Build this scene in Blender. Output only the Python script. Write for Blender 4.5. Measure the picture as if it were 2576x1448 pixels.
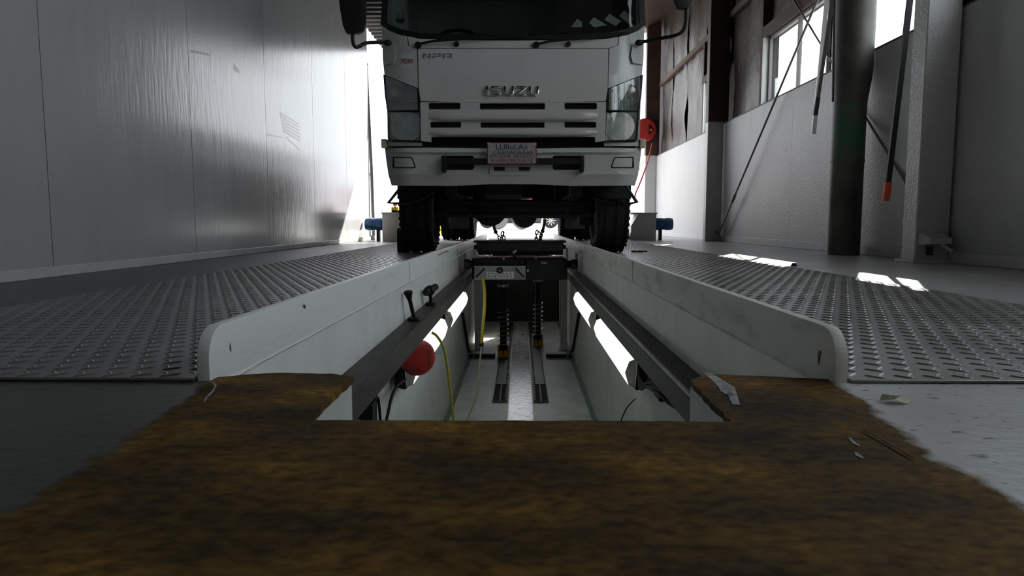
import bpy, bmesh, math, random
from mathutils import Vector, Matrix
random.seed(7)
for o in list(bpy.data.objects): bpy.data.objects.remove(o)
S = bpy.context.scene
COL = S.collection
# ------------------------------------------------------------------ camera
F = 1717.0; CX, CY, HC = 1288.0, 724.0, 0.246
PITCH = math.atan(165 / F); YAW = math.atan(22 / F * math.cos(PITCH))
cam_d = bpy.data.cameras.new('camera'); cam = bpy.data.objects.new('camera', cam_d); COL.objects.link(cam)
cam_d.sensor_width = 36.0; cam_d.lens = F / 2576 * 36.0; cam_d.clip_start = 0.02; cam_d.clip_end = 500
cam.location = (0, 0, HC); cam.rotation_euler = (math.pi / 2 - PITCH, 0, YAW)
S.camera = cam
# ------------------------------------------------------------------ light
W = bpy.data.worlds.new('world'); S.world = W; W.use_nodes = True
wn = W.node_tree.nodes; bg = wn['Background']; bg.inputs[0].default_value = (0.92, 0.955, 1.0, 1); bg.inputs[1].default_value = 5.3
sun_d = bpy.data.lights.new('sun', 'SUN'); sun = bpy.data.objects.new('sun', sun_d); COL.objects.link(sun)
sun_d.energy = 34.0; sun_d.angle = math.radians(0.6); sun_d.color = (1.0, 0.95, 0.87)
SUNV = Vector((-1.09, -2.15, -1.78)).normalized()
sun.rotation_euler = SUNV.to_track_quat('-Z', 'Y').to_euler(); sun.location = (8, 16, 14)
S.view_settings.view_transform = 'Standard'; S.view_settings.look = 'None'
S.view_settings.exposure = -0.45; S.view_settings.gamma = 1.0; S.view_settings.use_curve_mapping = False
# ------------------------------------------------------------------ pixel -> place
_fw = Vector((-math.sin(YAW) * math.cos(PITCH), math.cos(YAW) * math.cos(PITCH), -math.sin(PITCH)))
_rt = Vector((math.cos(YAW), math.sin(YAW), 0)); _up = _rt.cross(_fw)
def at(u, v, x=None, y=None, z=None):
    d = _fw * F + _rt * (u - CX) - _up * (v - CY)
    t = x / d.x if x is not None else y / d.y if y is not None else (z - HC) / d.z
    return Vector((0, 0, HC)) + d * t
# ------------------------------------------------------------------ materials
MATS = {}
def mat(name, col, rough=0.6, metal=0.0, var=0.0, vscale=6.0, bump=0.0, bscale=40.0, stretch=(1, 1, 1), col2=None, emit=0.0, spec=0.5, coat=0.0, alpha=1.0, detail=4, rvar=0.0, thr=(0.35, 0.65)):
    if name in MATS: return MATS[name]
    m = bpy.data.materials.new(name); m.use_nodes = True; nt = m.node_tree; N = nt.nodes; L = nt.links
    b = N['Principled BSDF']; b.inputs['Roughness'].default_value = rough; b.inputs['Metallic'].default_value = metal
    b.inputs['Specular IOR Level'].default_value = spec; b.inputs['Coat Weight'].default_value = coat
    tc = N.new('ShaderNodeTexCoord'); mp = N.new('ShaderNodeMapping'); mp.inputs['Scale'].default_value = stretch
    L.new(tc.outputs['Object'], mp.inputs[0])
    n = N.new('ShaderNodeTexNoise'); n.inputs['Scale'].default_value = vscale; n.inputs['Detail'].default_value = detail
    L.new(mp.outputs[0], n.inputs['Vector'])
    r = N.new('ShaderNodeValToRGB'); c2 = col2 or tuple(min(1, c * (1 - var)) for c in col)
    r.color_ramp.elements[0].position = thr[0]; r.color_ramp.elements[1].position = thr[1]
    r.color_ramp.elements[0].color = (*c2, 1); r.color_ramp.elements[1].color = (*col, 1)
    L.new(n.outputs[0], r.inputs[0]); L.new(r.outputs[0], b.inputs['Base Color'])
    if rvar:
        mr = N.new('ShaderNodeMapRange'); mr.inputs[3].default_value = max(0, rough - rvar); mr.inputs[4].default_value = min(1, rough + rvar)
        L.new(n.outputs[0], mr.inputs[0]); L.new(mr.outputs[0], b.inputs['Roughness'])
    if bump:
        n2 = N.new('ShaderNodeTexNoise'); n2.inputs['Scale'].default_value = bscale; n2.inputs['Detail'].default_value = 3
        L.new(mp.outputs[0], n2.inputs['Vector'])
        bp = N.new('ShaderNodeBump'); bp.inputs['Strength'].default_value = bump; bp.inputs['Distance'].default_value = 0.01
        L.new(n2.outputs[0], bp.inputs['Height']); L.new(bp.outputs[0], b.inputs['Normal'])
    if emit:
        L.new(r.outputs[0], b.inputs['Emission Color']); b.inputs['Emission Strength'].default_value = emit
    MATS[name] = m; return m
def glass(name, tint=(0.9, 0.95, 0.95), base=0.05):
    m = bpy.data.materials.new(name); m.use_nodes = True; nt = m.node_tree; N = nt.nodes; L = nt.links
    N.remove(N['Principled BSDF']); out = N['Material Output']
    t = N.new('ShaderNodeBsdfTransparent'); t.inputs[0].default_value = (*tint, 1)
    g = N.new('ShaderNodeBsdfGlossy'); g.inputs['Roughness'].default_value = 0.03
    ge = N.new('ShaderNodeNewGeometry'); dt = N.new('ShaderNodeVectorMath'); dt.operation = 'DOT_PRODUCT'
    L.new(ge.outputs['Normal'], dt.inputs[0]); L.new(ge.outputs['Incoming'], dt.inputs[1])
    def mt(op, a, b_):                       # Schlick reflectance of a thin pane, same from both sides
        n = N.new('ShaderNodeMath'); n.operation = op
        for i, q in enumerate((a, b_)):
            if q is None: continue
            if isinstance(q, (int, float)): n.inputs[i].default_value = q
            else: L.new(q, n.inputs[i])
        return n.outputs[0]
    sch = mt('ADD', mt('MULTIPLY', mt('POWER', mt('SUBTRACT', 1.0, mt('ABSOLUTE', dt.outputs['Value'], None)), 5.0), 1 - base), base)
    mx = N.new('ShaderNodeMixShader'); L.new(sch, mx.inputs[0]); L.new(t.outputs[0], mx.inputs[1]); L.new(g.outputs[0], mx.inputs[2])
    L.new(mx.outputs[0], out.inputs[0]); return m
def nd(nt, t, **k):
    n = nt.nodes.new(t)
    for a, v in k.items(): setattr(n, a, v)
    return n

M_wallL = mat('painted_board', (0.39, 0.395, 0.405), 0.19, var=0.05, vscale=2, stretch=(1, 5, .8), bump=0.10, bscale=7, rvar=0.05)
M_wallR = mat('textured_white_paint', (0.46, 0.46, 0.463), 0.48, var=0.06, vscale=4, bump=0.5, bscale=70)
M_white = mat('white_paint', (0.80, 0.81, 0.80), 0.45, var=0.10, vscale=8, bump=0.1, bscale=60)
M_base = mat('baseboard_paint', (0.5, 0.5, 0.5), 0.5, var=0.12, vscale=9)
M_kerbL = mat('kerb_paint', (0.80, 0.82, 0.82), 0.42, var=0.5, vscale=5, stretch=(1, .35, 2.5), bump=0.12, bscale=30, thr=(.20, .40), col2=(.45, .45, .42))
M_kerbR = mat('kerb_paint_scuffed', (0.74, 0.725, 0.67), 0.5, vscale=11, stretch=(1, .5, 1.6), bump=0.15, bscale=40, thr=(.28, .50), col2=(.48, .47, .43), detail=9)
M_rust = mat('rust_scrape', (0.20, 0.09, 0.05), 0.85, var=0.5, vscale=60)
M_steel = mat('tread_steel', (0.30, 0.293, 0.287), 0.34, metal=0.6, var=0.35, vscale=3.0, bump=0.05, bscale=120, rvar=0.10)
M_rail = mat('rail_steel', (0.060, 0.053, 0.047), 0.5, metal=0.3, var=0.5, vscale=10, stretch=(4, .6, 4), bump=0.1, bscale=60)
M_black = mat('black_paint', (0.009, 0.009, 0.010), 0.5, var=0.3, vscale=20, spec=0.3)
M_rubber = mat('tyre_rubber', (0.014, 0.014, 0.014), 0.8, var=0.3, vscale=30, bump=0.1)
M_chassis = mat('chassis_grime', (0.028, 0.025, 0.022), 0.75, var=0.5, vscale=9, bump=0.2)
M_truck = mat('truck_white', (0.50, 0.50, 0.485), 0.28, var=0.05, vscale=5, coat=0.3)
M_bumper = mat('bumper_white', (0.50, 0.50, 0.485), 0.4, var=0.05, vscale=5)
M_chrome = mat('chrome', (0.75, 0.76, 0.78), 0.07, metal=1.0)
M_lens = mat('lamp_reflector', (0.34, 0.33, 0.32), 0.22, metal=0.55, var=0.35, vscale=9)
M_lensb = mat('lamp_bowl', (0.42, 0.40, 0.38), 0.25, metal=0.7, var=0.5, vscale=14)
M_bowl = mat('bowl_reflector', (0.62, 0.61, 0.59), 0.18, metal=0.9, var=0.3, vscale=20)
M_amber = mat('marker_lens', (0.62, 0.58, 0.42), 0.25)
M_brown = mat('brown_primer_steel', (0.055, 0.026, 0.020), 0.6, var=0.3, vscale=5)
M_timber = mat('brown_timber', (0.075, 0.042, 0.031), 0.75, var=0.35, vscale=8, stretch=(6, .6, 6), bump=0.15)
M_foil = mat('foil_insulation', (0.052, 0.038, 0.031), 0.48, metal=0.15, var=0.35, vscale=5, bump=1.0, bscale=13, stretch=(1, 1.6, .7), rvar=0.12)
M_dark = mat('dark_void', (0.02, 0.018, 0.017), 0.9)
M_alu = mat('aluminium', (0.55, 0.55, 0.54), 0.38, metal=0.6, var=0.12, vscale=10)
M_frame = mat('window_frame', (0.16, 0.15, 0.15), 0.5, metal=0.3)
M_duct = mat('duct_metal', (0.115, 0.108, 0.10), 0.55, metal=0.35, var=0.6, vscale=3.2, bump=0.2, bscale=12, detail=8, thr=(.3, .7))
M_green = mat('duct_green', (0.03, 0.09, 0.045), 0.6, var=0.5, vscale=8)
M_red = mat('red_plastic', (0.42, 0.03, 0.025), 0.4, var=0.15, vscale=10)
M_redgrip = mat('red_grip', (0.55, 0.06, 0.02), 0.5)
M_yellow = mat('yellow_hose', (0.55, 0.42, 0.03), 0.45, var=0.1)
M_ybr = mat('yellow_bracket', (0.80, 0.42, 0.02), 0.5, var=0.35, vscale=20)
M_blue = mat('motor_blue', (0.012, 0.075, 0.22), 0.4, var=0.15)
M_lamp = mat('lamp_diffuser', (0.90, 1.0, 0.93), 0.4, var=0.0, col2=(0.62, 0.70, 0.62), vscale=9, emit=1.75, thr=(.25, .5))
M_lampend = mat('lamp_end_cap', (0.42, 0.43, 0.37), 0.4, var=0.5, vscale=18, emit=0.10)
M_zinc = mat('zinc_plate', (0.42, 0.43, 0.43), 0.35, metal=0.8, var=0.3, vscale=8)
M_label = mat('label_print', (0.6, 0.6, 0.6), 0.5)
M_jack = mat('jack_enamel', (0.016, 0.021, 0.026), 0.45, var=0.3, vscale=9)
M_pitfloor = mat('pit_floor_paint', (0.74, 0.755, 0.73), 0.45, var=0.25, vscale=6, bump=0.06, rvar=.1)
M_speck = mat('speckled_walkway', (0.80, 0.80, 0.81), 0.20, col2=(0.10, 0.095, 0.09), vscale=26, bump=0.2, bscale=30, stretch=(.7, 1, 1), thr=(.36, .46))
M_pitgreen = mat('green_stain', (0.16, 0.27, 0.19), 0.5, var=0.3, vscale=5)
M_pitwall = mat('pit_wall_paint', (0.58, 0.59, 0.57), 0.5, var=0.12, vscale=5)
M_pitdark = mat('pit_end_shade', (0.035, 0.034, 0.032), 0.85, var=0.4, vscale=4)  # far end of the pit is unlit; its darkness is put into this colour
M_chain = mat('chain_steel', (0.10, 0.095, 0.09), 0.45, metal=0.7)
M_orange = mat('orange_hook', (0.45, 0.17, 0.02), 0.5)
M_paper = mat('paper', (0.9, 0.9, 0.87), 0.8)
M_leaf = mat('dry_leaf', (0.55, 0.56, 0.36), 0.6, var=0.5, vscale=40)
M_bark = mat('dark_debris', (0.03, 0.022, 0.018), 0.9)
M_straw = mat('straw', (0.36, 0.25, 0.10), 0.8, var=0.3, vscale=60)
M_ground = mat('pale_concrete_yard', (0.32, 0.316, 0.305), 0.8, var=0.08, vscale=1)
M_ceil = mat('corrugated_steel', (0.022, 0.021, 0.020), 0.85, metal=0.0, var=0.15)
M_concmark = mat('old_white_paint', (0.42, 0.42, 0.43), 0.7, var=0.5, vscale=60)
M_plategrey = mat('number_plate', (0.40, 0.40, 0.41), 0.35, metal=0.3, var=0.2, vscale=20)
M_ink = mat('ink_black', (0.015, 0.015, 0.015), 0.6)
M_inkred = mat('ink_red', (0.20, 0.012, 0.015), 0.6)
M_inkgrey = mat('decal_grey', (0.16, 0.16, 0.17), 0.5)
M_sticker = mat('sticker_pale', (0.55, 0.55, 0.56), 0.5)
M_blue2 = mat('sticker_blue', (0.06, 0.14, 0.20), 0.5)
M_ty2 = mat('dusty_tyre', (0.13, 0.13, 0.13), 0.85)
M_redbody = mat('red_vehicle_paint', (0.6, 0.05, 0.03), 0.35)
M_darkcar = mat('dark_vehicle_paint', (0.02, 0.022, 0.028), 0.25, coat=0.4)
M_bol = mat('yellow_paint', (0.75, 0.50, 0.01), 0.5)
M_seat = mat('seat_cloth', (0.035, 0.035, 0.04), 0.9)
M_glass = glass('clear_glass', (0.93, 0.96, 0.96))
M_wind = glass('windscreen_glass', (0.66, 0.70, 0.70), .03)

def floor_material():
    m = bpy.data.materials.new('concrete_floor'); m.use_nodes = True; nt = m.node_tree; L = nt.links
    b = nt.nodes['Principled BSDF']
    tc = nd(nt, 'ShaderNodeTexCoord')
    def noise(sc, det=5, st=(1, 1, 1)):
        mp = nd(nt, 'ShaderNodeMapping'); mp.inputs['Scale'].default_value = st; L.new(tc.outputs['Object'], mp.inputs[0])
        n = nd(nt, 'ShaderNodeTexNoise'); n.inputs['Scale'].default_value = sc; n.inputs['Detail'].default_value = det
        L.new(mp.outputs[0], n.inputs['Vector']); return n.outputs[0]
    def ramp(src, stops):
        r = nd(nt, 'ShaderNodeValToRGB'); e = r.color_ramp.elements
        while len(e) < len(stops): e.new(0.5)
        for i, (p, c) in enumerate(stops): e[i].position = p; e[i].color = (*c, 1)
        L.new(src, r.inputs[0]); return r.outputs[0]
    def math_(op, a, b_=None):
        n = nd(nt, 'ShaderNodeMath', operation=op)
        for i, q in enumerate((a, b_)):
            if q is None: continue
            if isinstance(q, (int, float)): n.inputs[i].default_value = q
            else: L.new(q, n.inputs[i])
        return n.outputs[0]
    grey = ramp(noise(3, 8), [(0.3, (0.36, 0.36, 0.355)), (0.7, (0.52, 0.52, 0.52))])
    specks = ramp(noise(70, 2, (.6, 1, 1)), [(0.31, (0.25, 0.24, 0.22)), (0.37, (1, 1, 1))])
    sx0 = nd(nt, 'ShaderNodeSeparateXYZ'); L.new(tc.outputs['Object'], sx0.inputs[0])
    dim_side = ramp(noise(2.2, 8), [(0.3, (0.018, 0.0165, 0.013)), (0.7, (0.042, 0.039, 0.033))])      # panelled-wall side painted darker, standing in for its weaker window light
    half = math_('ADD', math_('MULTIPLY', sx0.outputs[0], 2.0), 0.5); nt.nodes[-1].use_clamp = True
    gmix = nd(nt, 'ShaderNodeMix', data_type='RGBA'); L.new(half, gmix.inputs[0]); L.new(dim_side, gmix.inputs[6]); L.new(grey, gmix.inputs[7]); grey = gmix.outputs[2]
    mul = nd(nt, 'ShaderNodeMix', data_type='RGBA', blend_type='MULTIPLY'); mul.inputs[0].default_value = 1
    L.new(grey, mul.inputs[6]); L.new(specks, mul.inputs[7])
    brown = ramp(noise(7, 9, (.7, 1.2, 1)), [(0.28, (0.030, 0.021, 0.011)), (0.46, (0.080, 0.047, 0.014)), (0.60, (0.16, 0.088, 0.018)), (0.74, (0.27, 0.150, 0.025))])
    fine = ramp(noise(75, 6, (.7, 1, 1)), [(0.32, (0.45, 0.45, 0.45)), (0.66, (1.3, 1.3, 1.3))])
    mul2 = nd(nt, 'ShaderNodeMix', data_type='RGBA', blend_type='MULTIPLY'); mul2.inputs[0].default_value = 1
    L.new(brown, mul2.inputs[6]); L.new(fine, mul2.inputs[7])
    # worn brown band |x| < 0.46 around the pit, only at the camera end (y < 1.15)
    sp = nd(nt, 'ShaderNodeSeparateXYZ'); L.new(tc.outputs['Object'], sp.inputs[0])
    ax = math_('ABSOLUTE', sp.outputs[0]); nz = math_('MULTIPLY', math_('SUBTRACT', noise(18, 6), 0.5), 0.06)
    yb = math_('MULTIPLY', math_('MAXIMUM', math_('SUBTRACT', sp.outputs[1], 0.72), 0.0), 0.15)
    e = math_('SUBTRACT', math_('ADD', yb, 0.447), math_('ADD', ax, nz))
    mk = math_('MULTIPLY', e, 70.0)
    nt.nodes[-1].use_clamp = True
    yy = math_('MULTIPLY', math_('SUBTRACT', 1.3, sp.outputs[1]), 20.0); nt.nodes[-1].use_clamp = True
    msk = math_('MULTIPLY', mk, yy)
    mx = nd(nt, 'ShaderNodeMix', data_type='RGBA'); L.new(msk, mx.inputs[0]); L.new(mul.outputs[2], mx.inputs[6]); L.new(mul2.outputs[2], mx.inputs[7])
    L.new(mx.outputs[2], b.inputs['Base Color'])
    rr = nd(nt, 'ShaderNodeMapRange'); L.new(msk, rr.inputs[0]); rr.inputs[3].default_value = 0.33; rr.inputs[4].default_value = 0.75
    L.new(rr.outputs[0], b.inputs['Roughness'])
    sr = nd(nt, 'ShaderNodeMapRange'); L.new(msk, sr.inputs[0]); sr.inputs[3].default_value = 0.5; sr.inputs[4].default_value = 0.15; L.new(sr.outputs[0], b.inputs['Specular IOR Level'])
    bp = nd(nt, 'ShaderNodeBump'); bp.inputs['Strength'].default_value = 0.10; bp.inputs['Distance'].default_value = 0.01
    L.new(noise(60, 6, (.8, 1, 1)), bp.inputs['Height']); L.new(bp.outputs[0], b.inputs['Normal'])
    return m
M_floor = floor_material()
def tread_alu():
    m = bpy.data.materials.new('checkered_aluminium'); m.use_nodes = True; nt = m.node_tree; L = nt.links
    b = nt.nodes['Principled BSDF']; b.inputs['Metallic'].default_value = 0.35; b.inputs['Roughness'].default_value = 0.4
    tc = nd(nt, 'ShaderNodeTexCoord'); h = []
    for s in (1, -1):
        mp = nd(nt, 'ShaderNodeMapping'); mp.inputs['Rotation'].default_value = (0, s * math.pi / 4, 0); L.new(tc.outputs['Object'], mp.inputs[0])
        br = nd(nt, 'ShaderNodeTexChecker'); br.inputs['Scale'].default_value = 34; L.new(mp.outputs[0], br.inputs[0])
        w = nd(nt, 'ShaderNodeTexWave', wave_type='BANDS', bands_direction='X' if s > 0 else 'Z'); w.inputs['Scale'].default_value = 22
        L.new(mp.outputs[0], w.inputs[0])
        p = nd(nt, 'ShaderNodeMath', operation='POWER'); L.new(w.outputs['Fac'], p.inputs[0]); p.inputs[1].default_value = 4; h.append(p.outputs[0])
    mx = nd(nt, 'ShaderNodeMath', operation='MAXIMUM'); L.new(h[0], mx.inputs[0]); L.new(h[1], mx.inputs[1])
    r = nd(nt, 'ShaderNodeValToRGB'); r.color_ramp.elements[0].color = (0.36, 0.355, 0.34, 1); r.color_ramp.elements[1].color = (0.60, 0.60, 0.59, 1)
    L.new(mx.outputs[0], r.inputs[0]); L.new(r.outputs[0], b.inputs['Base Color'])
    bp = nd(nt, 'ShaderNodeBump'); bp.inputs['Strength'].default_value = 0.5; bp.inputs['Distance'].default_value = 0.004
    L.new(mx.outputs[0], bp.inputs['Height']); L.new(bp.outputs[0], b.inputs['Normal']); return m
M_alutread = tread_alu()

# ------------------------------------------------------------------ mesh helpers
ORG = {}
class MB:
    def __init__(s): s.bm = bmesh.new()
    def box(s, a, b, bev=0.0, seg=1):
        a, b = Vector(a), Vector(b)
        lo = Vector(map(min, a, b)); hi = Vector(map(max, a, b))
        t = bmesh.new(); bmesh.ops.create_cube(t, size=1.0, matrix=Matrix.Translation((lo + hi) / 2) @ Matrix.Diagonal((*(hi - lo), 1)))
        if bev: bmesh.ops.bevel(t, geom=t.edges[:], offset=bev, segments=seg, profile=.6, affect='EDGES')
        return s._merge(t)
    def _merge(s, t):
        me = bpy.data.meshes.new('tmp'); t.to_mesh(me); t.free(); s.bm.from_mesh(me); bpy.data.meshes.remove(me); return s
    def hull(s, pts):
        t = bmesh.new(); v = [t.verts.new(p) for p in pts]; bmesh.ops.convex_hull(t, input=v); return s._merge(t)
    def prism(s, poly, d, bev=0.0):          # poly: 3-D planar outline, d: extrusion vector
        t = bmesh.new(); f = t.faces.new([t.verts.new(p) for p in poly])
        r = bmesh.ops.extrude_face_region(t, geom=[f]); bmesh.ops.translate(t, vec=Vector(d), verts=[g for g in r['geom'] if isinstance(g, bmesh.types.BMVert)])
        bmesh.ops.recalc_face_normals(t, faces=t.faces[:])
        if bev: bmesh.ops.bevel(t, geom=t.edges[:], offset=bev, segments=2, profile=.6, affect='EDGES')
        return s._merge(t)
    def cyl(s, p, q, r, r2=None, n=20, cap=True):
        p, q = Vector(p), Vector(q); r2 = r if r2 is None else r2
        d = q - p; M = Matrix.Translation((p + q) / 2) @ d.to_track_quat('Z', 'Y').to_matrix().to_4x4()
        t = bmesh.new(); bmesh.ops.create_cone(t, cap_ends=cap, cap_tris=False, segments=n, radius1=r, radius2=r2, depth=d.length, matrix=M); return s._merge(t)
    def sph(s, c, r, sc=(1, 1, 1), n=16):
        t = bmesh.new(); bmesh.ops.create_uvsphere(t, u_segments=n, v_segments=max(6, n // 2), radius=r, matrix=Matrix.Translation(c) @ Matrix.Diagonal((*sc, 1))); return s._merge(t)
    def tube(s, pts, r, n=10, smooth=0):
        pts = [Vector(p) for p in pts]
        for _ in range(smooth):
            q = [pts[0]]
            for a, b in zip(pts, pts[1:]): q += [a.lerp(b, .25), a.lerp(b, .75)]
            pts = q + [pts[-1]]
        t = bmesh.new(); rings = []; nrm = None
        for i, p in enumerate(pts):
            d = (pts[min(i + 1, len(pts) - 1)] - pts[max(i - 1, 0)]).normalized()
            if nrm is None: nrm = d.orthogonal().normalized()
            nrm = (nrm - d * nrm.dot(d)).normalized(); bi = d.cross(nrm)
            rings.append([t.verts.new(p + (nrm * math.cos(a) + bi * math.sin(a)) * r) for a in (2 * math.pi * k / n for k in range(n))])
        for A, B in zip(rings, rings[1:]):
            for k in range(n): t.faces.new((A[k], A[(k + 1) % n], B[(k + 1) % n], B[k]))
        t.faces.new(rings[0][::-1]); t.faces.new(rings[-1]); bmesh.ops.recalc_face_normals(t, faces=t.faces[:]); return s._merge(t)
    def lathe(s, prof, origin, axis='X', n=28):     # prof: (radius, along)
        t = bmesh.new(); rings = []
        for r, h in prof:
            ring = []
            for k in range(n):
                a = 2 * math.pi * k / n; c, w = r * math.cos(a), r * math.sin(a)
                p = (h, c, w) if axis == 'X' else (c, h, w) if axis == 'Y' else (c, w, h)
                ring.append(t.verts.new(Vector(origin) + Vector(p)))
            rings.append(ring)
        for A, B in zip(rings, rings[1:]):
            for k in range(n): t.faces.new((A[k], A[(k + 1) % n], B[(k + 1) % n], B[k]))
        t.faces.new(rings[0]); t.faces.new(rings[-1][::-1]); bmesh.ops.recalc_face_normals(t, faces=t.faces[:]); return s._merge(t)
    def rot(s, M):
        bmesh.ops.transform(s.bm, matrix=M, verts=s.bm.verts[:]); return s
    def build(s, name, m, parent=None, org=None, smooth=True, ang=35):
        me = bpy.data.meshes.new(name); off = Vector(org) if org is not None else (ORG.get(parent.name, Vector()) if parent else Vector())
        if off.length: bmesh.ops.translate(s.bm, vec=-off, verts=s.bm.verts[:])
        s.bm.to_mesh(me); s.bm.free(); me.materials.append(m)
        if smooth:
            me.shade_smooth(); me.set_sharp_from_angle(angle=math.radians(ang))
        o = bpy.data.objects.new(name, me); COL.objects.link(o)
        if parent: o.parent = parent; ORG[o.name] = off
        else: o.location = off; ORG[o.name] = off
        return o
def tag(o, label, cat, group=None):
    o['label'] = label; o['category'] = cat
    if group: o['group'] = group
    return o
def thing(name, label, cat, loc=(0, 0, 0), group=None):
    o = bpy.data.objects.new(name, None); COL.objects.link(o); o.location = loc; o.empty_display_size = .1
    ORG[o.name] = Vector(loc); return tag(o, label, cat, group)
def struct(o): o['kind'] = 'structure'; return o
def sempty(name, loc=(0, 0, 0)):
    o = bpy.data.objects.new(name, None); COL.objects.link(o); o.location = loc; ORG[o.name] = Vector(loc); o['kind'] = 'structure'; return o
def text(body, name, m, parent, c, w=None, h=None, depth=0.0008, slant=0.0, yf=None):   # faces -y, centred at c
    cu = bpy.data.curves.new('t', 'FONT'); cu.body = body; cu.size = 1; cu.extrude = 0; cu.resolution_u = 3
    ob = bpy.data.objects.new('t', cu); COL.objects.link(ob); bpy.context.view_layer.update()
    me = bpy.data.meshes.new_from_object(ob.evaluated_get(bpy.context.evaluated_depsgraph_get()))
    bpy.data.objects.remove(ob)
    xs = [v.co.x for v in me.vertices]; ys = [v.co.y for v in me.vertices]
    x0, x1, y0, y1 = min(xs), max(xs), min(ys), max(ys)
    sx = w / (x1 - x0) if w else h / (y1 - y0); sy = h / (y1 - y0) if h else sx
    off = ORG[parent.name]; b = MB(); b.bm.from_mesh(me); bpy.data.meshes.remove(me)
    for v in b.bm.verts:
        X, Z = (v.co.x - (x0 + x1) / 2) * sx, (v.co.y - (y0 + y1) / 2) * sy
        v.co = Vector((c[0] + X, c[1], c[2] + Z)) if yf is None else yf(c[0] + X, c[2] + Z)
    r = bmesh.ops.extrude_face_region(b.bm, geom=b.bm.faces[:]); bmesh.ops.translate(b.bm, vec=(0, -depth, 0), verts=[g for g in r['geom'] if isinstance(g, bmesh.types.BMVert)])
    bmesh.ops.recalc_face_normals(b.bm, faces=b.bm.faces[:])
    return b.build(name, m, parent, smooth=False)

# ================================================================== SETTING
XL, XR = -2.115, 2.62                 # inner wall faces
YB, YE = -5.0, 13.9                   # building ends
# ---- floor with the pit cut out
def floor():
    b = MB(); bm = b.bm
    out = [(XL - .15, YB), (XR + .2, YB), (XR + .2, YE), (XL - .15, YE)]
    hole = []
    def wob(p, q, n, a):
        p, q = Vector(p), Vector(q); d = (q - p); nn = Vector((-d.y, d.x)).normalized()
        for i in range(n): hole.append(p + d * i / n + nn * random.uniform(-a, a))
    wob((-.268, .832), (.262, .832), 26, .0016); wob((.262, .832), (.262, 1.045), 10, .003)
    wob((.268, 1.060), (.30, 1.092), 3, .001); wob((.32, 1.098), (.5, 1.062), 8, .003)
    hole.extend([Vector((.5, 1.06)), Vector((.5, 10.4)), Vector((-.5, 10.4)), Vector((-.5, 1.055))])
    wob((-.495, 1.06), (-.42, 1.098), 5, .002); wob((-.40, 1.10), (-.29, 1.092), 6, .002); wob((-.268, 1.07), (-.268, .838), 10, .003)
    ed = []
    for loop in (out, hole):
        vs = [bm.verts.new((p[0], p[1], 0)) for p in loop]
        ed += [bm.edges.new((vs[i], vs[(i + 1) % len(vs)])) for i in range(len(vs))]
    bmesh.ops.triangle_fill(bm, edges=ed, use_beauty=True)
    fs = bm.faces[:]
    for f in fs:
        if f.normal.z < 0: f.normal_flip()
    r = bmesh.ops.extrude_face_region(bm, geom=fs); bmesh.ops.translate(bm, vec=(0, 0, -.009), verts=[g for g in r['geom'] if isinstance(g, bmesh.types.BMVert)])
    bmesh.ops.recalc_face_normals(bm, faces=bm.faces[:])
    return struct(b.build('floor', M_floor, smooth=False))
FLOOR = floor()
def mark(pts, w, m=M_concmark, name='paint_mark'):
    P = [at(u, v, z=0.0) for u, v in pts]; b = MB(); bm = b.bm; L, R = [], []
    for i, p in enumerate(P):
        d = (P[min(i + 1, len(P) - 1)] - P[max(i - 1, 0)]).normalized(); n = Vector((-d.y, d.x, 0))
        ww = w * random.uniform(.6, 1.3) / 2 * (.5 if i in (0, len(P) - 1) else 1)
        L.append(bm.verts.new(p + n * ww + Vector((0, 0, .0007)))); R.append(bm.verts.new(p - n * ww + Vector((0, 0, .0007))))
    for i in range(len(P) - 1): bm.faces.new((L[i], R[i], R[i + 1], L[i + 1]))
    for f in bm.faces:
        f.normal_update()
        if f.normal.z < 0: f.normal_flip()
    return b.build(name, m, FLOOR, smooth=False)
mark([(505, 966), (535, 962), (543, 970), (535, 985), (520, 1000), (514, 1011)], .0035)
mark([(448, 986), (475, 977), (502, 971)], .002)
mark([(2137, 1102), (2150, 1116), (2162, 1122)], .007); mark([(2152, 1138), (2160, 1147), (2172, 1154)], .009)
mark([(1778, 938), (1800, 955), (1815, 975)], .020); mark([(1810, 968), (1828, 985), (1846, 1000)], .014); mark([(1795, 945), (1835, 975), (1852, 1018)], .016)
# ---- pit
for s, nm in ((-1, 'left'), (1, 'right')):
    struct(MB().box((s * .266, .833, -1.3), (s * .58, 1.052, -.0095)).build('wall_pit_throat_' + nm, M_pitwall, smooth=False))
    struct(MB().box((s * .58, .70, -1.3), (s * .68, 10.6, -.0095)).build('wall_pit_' + nm, M_pitwall, smooth=False))
b = MB(); b.box((-.58, .70, -1.3), (.58, .832, -.0095)); struct(b.build('wall_pit_front', M_pitwall, smooth=False))
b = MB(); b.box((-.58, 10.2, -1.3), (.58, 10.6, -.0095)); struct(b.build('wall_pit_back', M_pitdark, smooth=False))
PF = -1.24
pf = struct(MB().box((-.58, .7, PF - .06), (.58, 10.2, PF)).build('floor_pit', M_pitfloor, smooth=False))
MB().box((-.098, .85, PF), (.098, 10.1, PF + .002)).build('walkway_strip', M_speck, pf, smooth=False)
for s in (-1, 1): MB().box((s * .54, .85, PF), (s * .58, 10.1, PF + .0025)).build('green_edge_stain', M_pitgreen, pf, smooth=False)
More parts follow.
